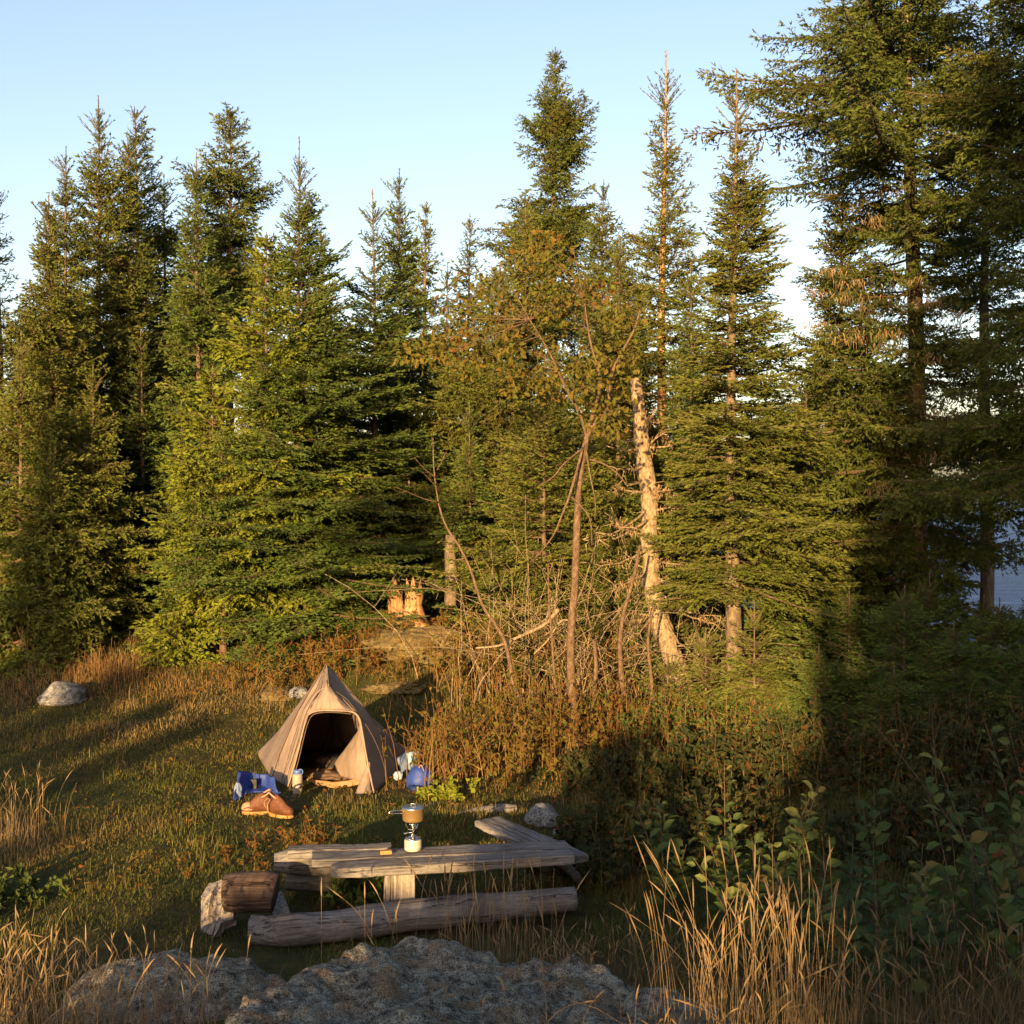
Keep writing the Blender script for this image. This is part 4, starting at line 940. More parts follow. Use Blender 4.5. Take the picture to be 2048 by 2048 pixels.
pc = onz(399, 870, zt-.068); mb = MB(); V, fs = box(pc + [0, .04, -.22], (.095, .035, .217)); V += .008*np.stack([fbm(V[:, 0]*9, V[:, 2]*5, V[:, 1]*9, 2)]*3, 1); mb.add(V, fs); tag(mb.build('post', M['drift_z'], None, origin=pc + [0, .04, -.43]), 'upright board post under the middle of the table', 'post')
log('pole', [onz(553, 858, .33), onz(565, 865, .22), onz(580, 880, .06)], [.028, .03, .03], M['drift'], 'slanting pale pole propping the right end of the table', 'pole', seed=8, axisx=False)
log('log', [onz(444, 806+14, .02), onz(475, 812, .03), onz(505, 809, .05), onz(516, 808, .05)], [.015, .035, .04, .03], M['drift'], 'thin reddish grey stick lying on the grass behind the table', 'log', seed=9, sides=10)
# stove: canister + burner, and the pot on it
cq = onz(413, 850, zt+.008); st = empty('camp_stove', cq, 'small gas camp stove with a white canister standing on the driftwood table', 'stove')
mb = MB(); V, Q = lathe([(0, 0), (.046, 0), (.053, .004), (.0535, .012), (.0535, .062), (.050, .070)], cq, 40); mb.add(V, Q); mb.build('canister', M['can'], st, smooth=True)
mb = MB(); V, Q = lathe([(.0505, .0695), (.051, .072), (.046, .078), (.026, .086), (.013, .088), (.013, .098), (0, .099)], cq, 32); mb.add(V, Q); mb.build('collar', M['steel'], st, smooth=True)
mb = MB(); V, Q = lathe([(.008, .097), (.008, .14), (.012, .143), (.022, .158), (.024, .166), (.02, .168), (0, .168)], cq, 20); mb.add(V, Q)
mb.build('burner', M['steel'], st, smooth=True)
for k in range(3):
    a = 2.1*k + .9; dd = np.array([math.cos(a), math.sin(a), 0]); mb = MB()
    V, fs = tube([cq + [0, 0, .125] + dd*.008, cq + [0, 0, .128] + dd*.03, cq + [0, 0, .155] + dd*.045, cq + [0, 0, .1815] + dd*.040], [.003, .0035, .0035, .003], 6); mb.add(V, fs); mb.build('pot_support', M['steel'], st)
mb = MB(); V, fs = tube([cq + [-.008, -.005, .112], cq + [-.03, -.012, .111], cq + [-.055, -.018, .108]], [.003, .003, .005], 6); mb.add(V, fs); mb.build('valve_knob', M['steel'], st)
pq = cq + [.001, 0, .182]; pot = empty('cooking_pot', pq, 'small titanium cooking pot with lid and folding handle on the camp stove', 'pot')
mb = MB(); V, Q = lathe([(0, 0), (.055, 0), (.062, .004), (.066, .014), (.067, .078), (.070, .081), (.069, .083)], pq, 44); mb.add(V, Q); mb.build('body', M['pot'], pot, smooth=True)
mb = MB(); V, Q = lathe([(.0715, .082), (.0715, .086), (.066, .089), (.05, .091), (0, .092)], pq, 44); mb.add(V, Q)
V, fs = tube(smooth_path([pq + [-.014, 0, .091], pq + [-.012, 0, .105], pq + [.012, 0, .105], pq + [.014, 0, .091]], 10), .002, 5); lid = mb.build('lid', M['potlid'], pot, smooth=True); mb = MB(); mb.add(V, fs); mb.build('lid_loop', M['potlid'], lid, smooth=True)
for dz in (.066, .048):
    mb = MB(); V, fs = tube(smooth_path([pq + [-.066, -.01, dz], pq + [-.105, -.02, dz + .002], pq + [-.138, -.028, dz - .002 - (dz-.066)*.5], pq + [-.145, -.03, .055]], 12), .0028, 6); mb.add(V, fs); mb.build('handle', M['steel'], pot)
lq = onz(386, 854, zt+.012)
mb = MB(); V, fs = box(lq + [0, 0, .012], (.035, .016, .011), .2); mb.add(V, fs); tag(mb.build('matchbox', M['sole'], None, origin=lq), 'small orange box lying on the table boards left of the stove', 'box')
kq = onz(406, 850.5, zt+.012); mb = MB(); V, fs = tube([kq + [-.035, 0, 0], kq + [.0, 0, .002], kq + [.03, .004, .001]], [.002, .005, .004], 6, flat=.5); mb.add(V, fs); tag(mb.build('spoon', M['steel'], None, origin=kq), 'thin metal spoon handle beside the gas canister', 'spoon')

# front log and the log seat
log('log', [onz(249, 932, .10), onz(300, 930, .10), onz(400, 917, .10), onz(480, 908, .12), onz(575, 899, .14)], [.075, .092, .095, .09, .085, .075], M['drift'], 'long grey driftwood log lying across in front of the table', seed=11, sides=28, n=70, lump_=.16)
log('log', [onz(252, 917, .17), onz(262, 919, .175), onz(283, 923, .155)], [.012, .022, .006], M['drift'], 'splintered upper fork of the front log', seed=31, sides=10, n=16)
se = onz(251, 893, .27)
log('round_log', [se + [-.15, 0, .0], se + [-.08, 0, .005], se + [.08, .01, .005], se + [.145, .01, -.005]], [.105, .115, .118, .11], M['brownlog'], 'short dark brown log round with a pale crack, set as a seat', 'seat', seed=12, sides=26, n=30, lump_=.10)
def slab(name, pix, d0, d1, th, mat, label, seed):
    pts = np.array([P(px, py, np.interp(k, [0, 1], [d0, d1])) for (px, py, k) in pix]); c = pts.mean(0)
    nrm = norm(np.cross(pts[1] - pts[0], pts[-1] - pts[0])); nrm = nrm if nrm[1] < 0 else -nrm
    m_ = len(pts); fr = pts; bk = pts - nrm*th; V = np.vstack([fr, bk]); j = np.arange(m_); j2 = (j+1) % m_
    mb = MB(); mb.add(V, [np.stack([j, j2, m_+j2, m_+j], 1), j[None], (m_+j)[None][:, ::-1]])
    o = mb.build(name, mat, None, origin=c); bv = o.modifiers.new('b', 'BEVEL'); bv.width = .012; bv.segments = 2
    sb = o.modifiers.new('s', 'SUBSURF'); sb.levels = sb.render_levels = 3; sb.subdivision_type = 'SIMPLE'
    tx_ = bpy.data.textures.new('grain', 'CLOUDS'); tx_.noise_scale = .05; ds = o.modifiers.new('d', 'DISPLACE'); ds.texture = tx_; ds.strength = .012
    return tag(o, label, 'slab')
slab('log_slab', [(212, 894, .6), (220, 882, 1), (230, 880.5, 1), (223, 906, .5), (212, 934, 0), (205, 938, 0)], 7.25, 7.55, .07, M['drift_z'], 'cracked grey slab leaning at the left of the brown log seat', 1)
slab('log_slab', [(228.5, 889, .9), (232, 905, .5), (231, 918, .2), (222, 924, 0), (214, 936, 0), (221, 912, .4)], 7.2, 7.45, .06, M['drift_z'], 'second grey slab wedged between the left slab and the brown log seat', 2)
slab('log_slab', [(271, 896, .9), (280, 893, .9), (287, 911, .3), (289, 922, 0), (276, 921, 0)], 7.3, 7.55, .06, M['drift_z'], 'short grey slab leaning right of the brown log seat', 3)
# ================================================================== rocks
def rock_field(name, x0, x1, y0, y1, step, edge, zfun, mat, label, rough=.06):
    xs = np.arange(x0, x1, step); ys = np.arange(y0, y1, step); X, Y = np.meshgrid(xs, ys)
    e = edge(X, Y) + .10*fbm(X*3, Y*3, 2.2, 4) + .03*fbm(X*12, Y*12, 1.0, 3)
    k = sstep(-.10, .09, e)
    n1 = fbm(X*2.2, Y*2.2, 4.0, 5); n2 = fbm(X*7, Y*7, 8.0, 5); rg = 1 - np.abs(fbm(X*5 + 4, Y*5, 1.0, 4))*2
    Zr = zfun(X, Y) + rough*(1.3*n1 + .9*n2 + .6*(rg - .6)) + .020*fbm(X*19, Y*19, 3.0, 5) - .035*np.clip(fbm(X*4.5+3, Y*4.5, 6.0, 3)*-6-1.2, 0, 1)
    Z = (H(X, Y) - .12)*(1 - k) + Zr*k
    ny, nx = X.shape; i = np.arange(ny-1)[:, None]*nx; j = np.arange(nx-1)[None]
    Q = np.stack([i+j, i+j+1, i+nx+j+1, i+nx+j], -1).reshape(-1, 4)
    kk = k.ravel(); keep = kk[Q].max(1) > .001
    mb = MB(); mb.add(np.stack([X, Y, Z], -1).reshape(-1, 3), Q[keep])
    return tag(mb.build(name, mat, None, origin=((x0+x1)/2, (y0+y1)/2, 0), smooth=True), label, 'rock')
rim = np.array([P(*q) for q in [(205, 1030, 4.55), (257, 992, 5.0), (296, 967, 5.3), (336, 950, 5.55), (402, 940, 5.75), (449, 941, 5.8), (560, 958, 5.7), (660, 975, 5.45)]])
rimx = np.r_[-9, rim[:, 0], 3]; rimy = np.r_[3.5, rim[:, 1], 4.4]; rimz = np.r_[.55, rim[:, 2], .5]
def edge_front(X, Y): return np.minimum(np.minimum(np.interp(X, rimx, rimy) - Y, X + 1.15 - .30*np.maximum(4.6 - Y, 0)), 1.1 - X - .25*np.maximum(Y - 4.6, 0))*.9
def z_front(X, Y):
    ry = np.interp(X, rimx, rimy); rz = np.interp(X, rimx, rimz); t = ry - Y; return rz + .06*np.clip(t, -.3, .5) + np.minimum(.22*np.clip(t - .5, 0, 3), .30) + .035*sstep(.45, .1, np.abs(t - .28))*sstep(0, -.5, X) - .035
rock_field('rock', -1.9, 1.6, 2.4, 6.2, .0145, edge_front, z_front, M['rock'], 'big lichen-covered rock outcrop at the bottom centre of the photo')
def edge_left(X, Y): return .32 - np.sqrt(((X + 1.64)/1.2)**2 + ((Y - 5.95)/.72)**2)*.6
rock_field('rock', -2.8, -.9, 5.2, 6.7, .016, edge_left, lambda X, Y: .12 + .26*np.exp(-(((X+1.60)/.55)**2 + ((Y-6.0)/.4)**2)) + 0*X, M['rock'], 'low lichen-covered rock at the lower left behind dry grass', .035)
def boulder(px, py, d, size, mat, label, seed, amp=.3, freq=1.5, rot=0, sink=.3):
    q = G(px, py) if d is None else P(px, py, d); q = q + np.array([0, 0, size[2]*(.5-sink)])
    return lump('rock', q, size, mat, label, 'rock', seed, amp, freq, rot, sub=5)
boulder(62, 702, None, (.28, .24, .18), M['rock2'], 'white boulder half sunk in the grass at the left', 41)
boulder(277, 699, None, (.24, .2, .11), M['rock3'], 'small ochre rock in the grass left of the tent top', 42)
boulder(300, 697, None, (.13, .12, .10), M['rock2'], 'fist-sized pale rock beside the ochre one behind the tent', 43)
boulder(543, 824, None, (.14, .13, .13), M['rock2'], 'rounded grey stone behind the right end of the table', 44, .2)
for k, (px, py, s) in enumerate([(562, 828, .05), (571, 826, .045), (579, 832, .055), (566, 836, .05), (586, 829, .04), (575, 838, .04), (558, 834, .045), (594, 836, .045), (552, 842, .04), (585, 842, .05)]):
    o = boulder(px, py, None, (s, s*.8, s*.7), M['rock2'], 'pale fist-sized stone in the heap at the right end of the table', 50+k); o['group'] = 'pale stones heaped at the table end'
boulder(425, 657, None, (.75, .33, .28), M['rock3'], 'yellow mossy ledge catching the sun below the split stump', 45, .6, 2.4)
boulder(397, 690, None, (.34, .2, .07), M['rock3'], 'flat mossy stone in the grass right of the tent top', 46, .7, 2.4, sink=.45)
for k, (px, py) in enumerate([(236, 780), (166, 712), (246, 785), (297, 768), (231, 771)][:2]):
    pass

# ================================================================== stumps, snag, alder, saplings
def stump(px, py, w, h, label, seed, split=True, d=None):
    q = G(px, py) if d is None else P(px, py, d); root = empty('stump', q, label, 'stump')
    mb = MB(); n = 40; a = np.linspace(0, 2*math.pi, n+1)[:-1]; r = np.random.default_rng(seed)
    zs = np.linspace(-.1, 1, 16); rad = w*(1 + .9*np.exp(-np.maximum(zs, 0)*7) - .08*zs)
    fl = 1 + .14*fbm(np.cos(a)*3 + seed, np.sin(a)*3, 0, 3)
    topn = 1 + .16*vnoise(a*2.6, a*0 + seed) + .10*vnoise(a*7, a*0 + seed)
    if split: topn = topn - .75*np.exp(-((a - 4.62)/.13)**2)*1.0 - .45*np.exp(-((a - 5.6)/.2)**2)
    V = []
    for k, z in enumerate(zs):
        zz = z*h*np.minimum(1, topn) if z > 0 else np.full(n, z*h)
        dent = 1 - (.35*np.exp(-((a - 4.62)/.10)**2) if split else 0)
        rr = rad[k]*fl*dent*(1 + .05*fbm(np.cos(a)*5, np.sin(a)*5, z*2 + seed, 3))
        V.append(np.stack([rr*np.cos(a), rr*np.sin(a)*.85, zz], 1))
    V.append(np.stack([.72*V[-1][:, 0], .72*V[-1][:, 1], V[-1][:, 2] - .04], 1)); V.append(np.stack([.6*V[-2][:, 0], .6*V[-2][:, 1], V[-2][:, 2]*.35], 1))
    m_ = len(V); V = np.vstack(V); i = np.arange(m_-1)[:, None]*n; j = np.arange(n)[None]; Q = np.stack([i+j, i+(j+1) % n, i+n+(j+1) % n, i+n+j], -1).reshape(-1, 4)
    mb.add(V, [Q, np.arange((m_-1)*n, m_*n)[None]]); mb.build('body', M['stump'], root, origin=(0, 0, 0), smooth=True)
    return root
q0 = P(405, 629, 16.3); s1 = empty('stump', q0, 'tall split broken stump glowing in the sun behind the tent', 'stump')
def shard(path, rx, seed, name='body'):
    p = smooth_path(path, 22); sd = 22; a = np.arange(sd)*2*math.pi/sd; V = []
    rr = np.interp(np.linspace(0, 1, 22), np.linspace(0, 1, len(rx)), rx)
    for k in range(22):
        jag = (.13*vnoise(a*2.2 + seed, a*0 + seed) + .05*vnoise(a*6 + seed, a*0)) * max(0, (k - 13)/8)
        r_ = rr[k]*(1 + .22*fbm(np.cos(a)*2.6 + seed, np.sin(a)*2.6, k*.05 + seed, 3))
        V.append(np.stack([p[k, 0] + r_*np.cos(a), p[k, 1] + .8*r_*np.sin(a), p[k, 2] + jag], 1))
    V.append(V[-1]*.4 + p[-1]*.6 - [0, 0, .10]); n = sd; m_ = 23; V = np.vstack(V)
    i = np.arange(m_-1)[:, None]*n; j = np.arange(n)[None]; Q = np.stack([i+j, i+(j+1) % n, i+n+(j+1) % n, i+n+j], -1).reshape(-1, 4)
    mb = MB(); mb.add(V, [Q, np.arange((m_-1)*n, m_*n)[None]]); return mb.build(name, M['stump'], s1, smooth=True)
shard(PP([(399, 640, 16.3), (397.5, 620, 16.3), (395.5, 602, 16.3), (395, 586, 16.3)]), [.15, .115, .10, .095], 3)
shard(PP([(415, 642, 16.3), (415, 622, 16.28), (413.5, 604, 16.28), (415, 584, 16.28)]), [.26, .17, .11, .12], 8)
mb = MB(); pth = PP([(416, 622, 16.15), (424, 629, 16.1), (434, 634, 16.0), (446, 634, 15.9), (460, 635.5, 15.8), (476, 637, 15.7)])
V, fs = tube(smooth_path(pth, 24), np.linspace(.085, .022, 24), 9, lump=.3); mb.add(V, fs); mb.build('root', M['stump'], s1, smooth=True)
stump(528, 601, .165, .42, 'short squared broken stump among the firs right of the split stump', 2, False, d=16.6)
mb = MB(); V, fs = tube(smooth_path([G(432, 620), G(440, 619) + [0, 0, .05], G(462, 628) + [0, 0, .06]], 12), .035, 8, lump=.3); mb.add(V, fs); tag(mb.build('log', M['stump'], None, origin=G(447, 624), smooth=True), 'rotten reddish log piece on the mound right of the split stump', 'log')

sn = [(635, 379, 14.3), (638, 402, 14.25), (641, 437, 14.2), (645, 470, 14.15), (650, 505, 14.1), (649.5, 544, 14.05), (653, 593, 14), (668, 643, 13.9), (676, 668, 13.85), (688, 712, 13.8)]
pth = smooth_path(PP(sn), 160); q0 = pth[-1]; snag = empty('dead_tree', q0, 'leaning dead tree trunk stripped pale, with broken side branches', 'tree')
V, fs = tube(pth, np.interp(np.linspace(0, 1, 160), [0, .05, .3, .6, .8, 1], [.05, .068, .085,   .092, .108, .122]), 30, lump=.3, seed=3, flake=.09); mb = MB(); mb.add(V, fs); mb.build('trunk', M['deadwood'], snag, smooth=True)
r = np.random.default_rng(5)
def bare_branch(p0, p1, r0, parent, mat, r, twigs=4, sag=.08, name='branch'):
    p0, p1 = np.array(p0), np.array(p1); L = np.linalg.norm(p1 - p0); s = np.linspace(0, 1, 9)[:, None]
    path = p0 + (p1 - p0)*s + np.array([0, 0, -sag*L])*np.sin(s*math.pi) + r.normal(size=(9, 3))*L*.012*s
    mb = MB(); V, fs = tube(path, np.linspace(r0, r0*.3, 9), 6, lump=.35, seed=int(L*99)); mb.add(V, fs)
    for k in range(twigs):
        o = path[r.integers(3, 9)]; dd = norm(norm((p1-p0)) + r.normal(size=3)*.8); e = o + dd*L*r.uniform(.12, .4); md = (o+e)/2 + r.normal(size=3)*L*.03
        V, fs = tube([o, md, e], [r0*.4, r0*.3, r0*.12], 5, cap=False); mb.add(V, fs[0])
    return mb.build(name, mat, parent, smooth=True)
BR = [((640, 448, 14.2), (607, 446, 14.0)), ((644, 447, 14.2), (683, 441, 14.0)), ((648, 445, 14.2), (665, 432, 13.9)), ((645, 468, 14.15), (617, 470, 13.7)), ((648, 492, 14.1), (612, 487, 13.8)), ((651, 492, 14.1), (670, 490, 13.8)), ((652, 527, 14.1), (690, 530, 13.7)), ((652, 543, 14), (680, 541, 13.6)), ((650, 548, 14), (600, 566, 13.4)), ((648, 520, 14), (583, 541, 13.3)), ((656, 561, 14), (708, 562, 13.4)),
      ((655, 580, 14), (722, 606, 13.2)), ((656, 588, 14), (720, 616, 13.2)), ((660, 598, 14), (716, 625, 13.1)), ((650, 505, 14.1), (596, 534, 13.2)), ((654, 575, 14), (704, 586, 13.3)), ((644, 428, 14.2), (655, 408, 14.0)), ((651, 512, 14.1), (684, 505, 13.8)), ((652, 570, 14), (612, 590, 13.5)), ((657, 605, 14), (628, 640, 13.3)), ((662, 610, 14), (690, 652, 13.2)), ((650, 535, 14), (610, 520, 13.5))]
for a, b_ in BR: bare_branch(P(*a), P(*b_), .017, snag, M['deadwood'], r, 5, r.uniform(-.03, .12))

sb = MB(); k_ = r.integers(8, 150, 46); o_ = pth[k_]; aa = r.uniform(0, 6.28, 46); dd_ = np.stack([np.cos(aa), np.sin(aa)*.7, r.uniform(-.2, .35, 46)], 1)
V, Q = sticks(o_, o_ + dd_*r.uniform(.12, .30, 46)[:, None], .011, .004); sb.add(V, Q); sb.build('branch_stubs', M['deadwood'], snag)
li = MB()
for k in range(40):
    (a1, b1) = BR[r.integers(len(BR))]; c = np.array(P(*a1))*(1-(w_ := r.random())) + np.array(P(*b1))*w_; m_ = 26
    p_ = c + r.normal(size=(m_, 3))*.04; d_ = norm(np.stack([r.normal(0, .4, m_), r.normal(0, .4, m_), -np.ones(m_)], 1)); s_ = norm(np.cross(d_, r.normal(size=d_.shape)))*.006
    li.add(np.stack([p_ - s_, p_ + s_, p_ + d_*r.uniform(.02, .08, m_)[:, None]], 1).reshape(-1, 3), np.arange(3*m_).reshape(-1, 3), 0, .9)
li.build('hanging_lichen', M['gold'], snag)['kind'] = 'stuff'
# alder with autumn leaves
al = empty('alder_tree', G(578, 757), 'thin forked alder with rusty autumn leaves standing right of the tent', 'tree')
def pxpath(lst, d): return PP([(x, y, d + (k*.0)) for k, (x, y) in enumerate(lst)])
def limb(parent, name, lst, d, r0, r1, mat, n=30):
    p = smooth_path(pxpath(lst, d) if np.isscalar(d) else PP([(x, y, q) for (x, y), q in zip(lst, d)]), n)
    V, fs = tube(p, np.linspace(r0, r1, n), 9, lump=.2, seed=int(lst[0][0])); mb = MB(); mb.add(V, fs); mb.build(name, mat, parent, smooth=True); return p
limb(al, 'trunk', [(579, 760), (574, 715), (571.5, 680), (571, 631), (575, 583), (577, 525), (579, 486), (583, 457), (587, 437)], 12.35, .047, .03, M['alder_bark'], 50)
L1 = limb(al, 'branch', [(587, 437), (594, 424), (606, 413), (610, 389), (613, 370), (622, 352), (634, 330), (640, 310)], 12.35, .026, .008, M['alder_bark'])
L2 = limb(al, 'branch', [(587, 437), (592, 418), (598, 398), (599, 375), (590, 340), (584, 300)], 12.35, .024, .007, M['alder_bark'])
L3 = limb(al, 'branch', [(587, 437), (579, 412), (566, 388), (548, 350), (530, 320)], [12.35, 12.3, 12.2, 12.1, 12.0], .018, .006, M['alder_bark'])
limb(al, 'branch', [(585, 440), (577, 470), (569, 497), (562, 515), (554, 534), (544, 548), (532, 561)], [12.35, 12.2, 12.1, 12.05, 12, 12, 12], .015, .005, M['alder_bark'])
limb(al, 'branch', [(583, 448), (565, 463), (553, 477), (538, 486)], [12.3, 12.1, 12, 11.9], .010, .004, M['alder_bark'])
limb(al, 'branch', [(588, 459), (604, 464), (618, 474), (628, 487)], [12.35, 12.2, 12.1, 12], .011, .004, M['alder_bark'])
limb(al, 'branch', [(586, 450), (590, 475), (595, 500), (595, 520)], [12.3, 12.15, 12.1, 12.1], .010, .004, M['alder_bark'])
limb(al, 'branch', [(571, 497), (580, 505), (590, 520), (592, 545)], [12.1, 12, 11.95, 11.9], .009, .004, M['alder_bark'])
r = np.random.default_rng(8); fol = MB(); tw = []
for k in range(60):
    c = P(r.normal(548, 50), r.normal(330, 42), 12.4 + r.normal()*.5)
    if k % 5 == 0: c = P(r.normal(455, 22), r.normal(345, 16), 13.0 + r.normal()*.3)
    if k % 6 == 1: c = P(r.normal(600, 30), r.normal(390, 30), 12.4 + r.normal()*.4)
    t0 = np.clip(r.normal(.72, .15), 0, .9)
    leaf_cloud(fol, r, c, (.22, .22, .16), 40, .075, .044, 0, (max(0, t0-.25), min(1, t0+.25)), .3, .1)
    src_ = [L1, L2, L3][k % 3]; o = src_[r.integers(8, 30)]; tw.append((o, c))
fol.build('foliage', M['rust'], al)
B = np.array([b_ for a, b_ in tw]); LL = np.vstack([L1[8:], L2[6:], L3[6:]]); A = LL[np.argmin(((B[:, None] - LL[None])**2).sum(-1), 1)]
md = (A*.45 + B*.55) + r.normal(size=A.shape)*.10 + [0, 0, .05]; mb = MB(); V, Q = sticks(A, md, .0045, .003); mb.add(V, Q); V, Q = sticks(md, B, .003, .0012); mb.add(V, Q); mb.build('twigs', M['alder_bark'], al)
# leaning thin sapling and other bare stems
def stem(name, lst, d, r0, r1, label, mat='alder_bark', br=(), cat='sapling', grp=None):
    p = PP([(x, y, q) for (x, y), q in zip(lst, np.linspace(*d, len(lst)))]); rt = empty(name, p[-1], label, cat, grp)
    V, fs = tube(smooth_path(p, 40), np.linspace(r1, r0, 40), 8, lump=.2, seed=int(lst[0][0])); mb = MB(); mb.add(V, fs); mb.build('stem', M[mat], rt, smooth=True)
    rr = np.random.default_rng(int(lst[0][0]))
    for a, b_ in br: bare_branch(P(*a), P(*b_), min(r1*1.2, .016), rt, M[mat], rr, 3, .05)
    return rt
stem('sapling', [(433, 438), (434, 470), (439, 505), (447, 528), (459, 546), (470, 568), (477, 590), (484, 608), (495, 624), (505, 642), (510, 664), (514, 685), (522, 702), (536, 728)], (14.0, 12.9), .028, .006, 'thin bare sapling leaning left from the brush right of the tent', br=[((438, 502, 13.8), (396, 486, 13.5)), ((436, 478, 13.9), (415, 458, 13.7)), ((437, 470, 13.9), (446, 452, 13.8)), ((436, 485, 13.8), (423, 472, 13.6))])
stem('sapling', [(594, 640), (596, 665), (594, 692), (591, 730)], (12.8, 12.6), .03, .018, 'short straight stem just right of the alder foot')
stem('sapling', [(640, 545), (633, 580), (624, 612), (620, 640), (621, 670), (625, 712)], (13.0, 12.8), .032, .014, 'curved brown stem between the alder and the leaning dead trunk')
stem('sapling', [(655, 600), (648, 640), (652, 690), (648, 725)], (12.9, 12.7), .024, .012, 'slim leaning stem in front of the dead trunk foot')
stem('sapling', [(548, 560), (549, 600), (552, 640), (556, 690), (566, 730)], (12.6, 12.4), .016, .007, 'very thin stem rising left of the alder trunk')
bw = stem('fallen_branch', [(559, 609), (545, 624), (530, 632), (512, 640), (497, 646), (476, 648)], (13.2, 13.6), .010, .024, 'pale fallen branch slanting out of the brush above the mound', 'deadwood', [((545, 624, 13.3), (552, 598, 13.0)), ((512, 640, 13.4), (500, 650, 13.2))], 'branch')
stem('fallen_branch', [(570, 620), (560, 622), (548, 640), (534, 654)], (12.9, 12.9), .007, .010, 'thin pale fallen branch below the larger one left of the alder', 'deadwood', [], 'branch')
stem('tree_trunk', [(451, 535), (450, 555), (452, 580), (450, 605)], (16.2, 16.2), .085, .07, 'short sunlit dead trunk standing in the dark gap above the mound', 'bark_pale', [((451, 590, 16.2), (425, 583, 15.8)), ((450, 560, 16.2), (470, 556, 15.9))], 'trunk')
# drooping birch sapling at the left
q = G(28, 662); bi = empty('birch_sapling', q, 'small leafy sapling with drooping green leaves in front of the left firs', 'sapling')
mb = MB(); fol = MB(); r = np.random.default_rng(12)
for k in range(7):
    e = q + np.array([r.normal()*.35, r.normal()*.2, r.uniform(.7, 1.25)]); p = smooth_path([q, (q+e)/2 + [0, 0, .2], e, e + [r.normal()*.2, 0, -.35]], 16); V, fs = tube(p, np.linspace(.012, .003, 16), 5); mb.add(V, fs)
    for t_ in range(5, 16): leaf_cloud(fol, r, p[t_], (.12, .12, .12), 16, .085, .045, 0, (0, 1), 1.6, .1)
mb.build('stem', M['alder_bark'], bi); fol.build('foliage', M['birch'], bi)

# ================================================================== brush, canes, grass
def at_g(px, py): q = G(px, py); return float(q[0]), float(q[1])
x, y = at_g(447, 778); cane_clump('dry_shrub', x, y, .22, .35, 75, .75, 'tall reddish dry stems standing just right of the tent shadow', 1, leafn=2, ls=.04)
x, y = at_g(482, 775); cane_clump('dry_shrub', x, y, .35, .35, 90, .72, 'rusty dry brush between the tent and the alder', 2, leafn=4)
x, y = at_g(530, 760); cane_clump('dry_shrub', x, y, .4, .4, 100, .8, 'dense brown brush at the left foot of the alder', 3, leafn=6, leafmat='rust', lt=(.3, 1))
x, y = at_g(610, 752); cane_clump('dry_shrub', x, y, .42, .3, 100, .8, 'tangled orange-brown brush at the right foot of the alder', 4, leafn=5, lt=(.1, .9))
x, y = at_g(680, 752); cane_clump('dry_shrub', x, y, .42, .3, 95, .75, 'straw and green brush below the layered fir trunk', 5, leafn=5, leafmat='birch', lt=(0, 1))
x, y = at_g(745, 758); cane_clump('dry_shrub', x, y, .4, .3, 80, .7, 'mixed brush where the sun meets the right-hand shade', 6, leafn=6, leafmat='broad', lt=(.2, .95))
for k, (px, py, lb) in enumerate([(600, 705, 'tangle of tall bare grey twigs right of the alder trunk'), (680, 700, 'tangle of tall bare grey twigs between the dead trunk and the bright fir'), (530, 700, 'tangle of bare grey twigs left of the alder trunk'), (645, 690, 'tallest tangle of dead pale branches right against the leaning dead trunk')]):
    x, y = at_g(px, py); cane_clump('bare_shrub', x, y, .5, .4, 78, 2.0 if k < 3 else 2.4, lb, 130+k, mat='deadwood', leafn=0, r0=.006, lean=.75)
x, y = at_g(560, 700); cane_clump('dry_shrub', x, y, .6, .4, 110, 1.1, 'thorny brown thicket behind the alder trunk', 7, leafn=5)
x, y = at_g(640, 700); cane_clump('dry_shrub', x, y, .6, .4, 110, 1.15, 'brown thicket around the foot of the leaning dead trunk', 8, leafn=5)
x, y = at_g(500, 690); cane_clump('dry_shrub', x, y, .5, .4, 90, .9, 'leafy russet thicket right of the mossy ledge', 9, leafn=7, lt=(.2, .9))
x, y = at_g(330, 668); cane_clump('dry_shrub', x, y, .8, .4, 130, .55, 'russet weeds on the slope behind the tent top', 10, leafn=6, lt=(.1, .7))
x, y = at_g(380, 655); cane_clump('dry_shrub', x, y, .6, .3, 80, .3, 'reddish weeds below the split stump', 11, leafn=7, lt=(0, .6))
x, y = at_g(350, 625); cane_clump('shrub', x, y, .6, .3, 70, .6, 'low green and red bush at the foot of the big spired fir', 12, leafn=9, lt=(.3, 1))
x, y = at_g(103, 676); grass_clump('grass_tuft', x, y, .26, .2, 150, .42, 'rust-coloured grass tuft on the left hump', .4, 13, .006, 'cane', False, (.3, .9), 2)
x, y = at_g(38, 690); grass_clump('grass_tuft', x, y, .6, .3, 150, .24, 'pale dry grass above the white boulder at the left', .4, 14, .006, 'cane', False, (.5, 1), 3)
x, y = at_g(150, 690); grass_clump('grass_tuft', x, y, .5, .3, 110, .2, 'brown grass right of the white boulder', .5, 15, .006, 'cane', False, (.3, .9), 3)
x, y = at_g(300, 846); cane_clump('dry_shrub', x, y, .16, .12, 36, .2, 'low reddish twiggy weeds in front of the boots', 16, leafn=4, lt=(0, .7), ls=.03, r0=.0025, lean=.6)
x, y = at_g(225, 860); cane_clump('dry_shrub', x, y, .3, .18, 26, .14, 'reddish low weeds left of the table', 17, leafn=4, lt=(0, .7), ls=.028, r0=.002, lean=.7)
x, y = at_g(437, 800); cane_clump('weed', x, y, .11, .11, 18, .22, 'yellow-green weeds in front of the round blue bag', 18, leafn=9, leafmat='cedar', lt=(.3, 1), ls=.055, r0=.002, cat='weeds')
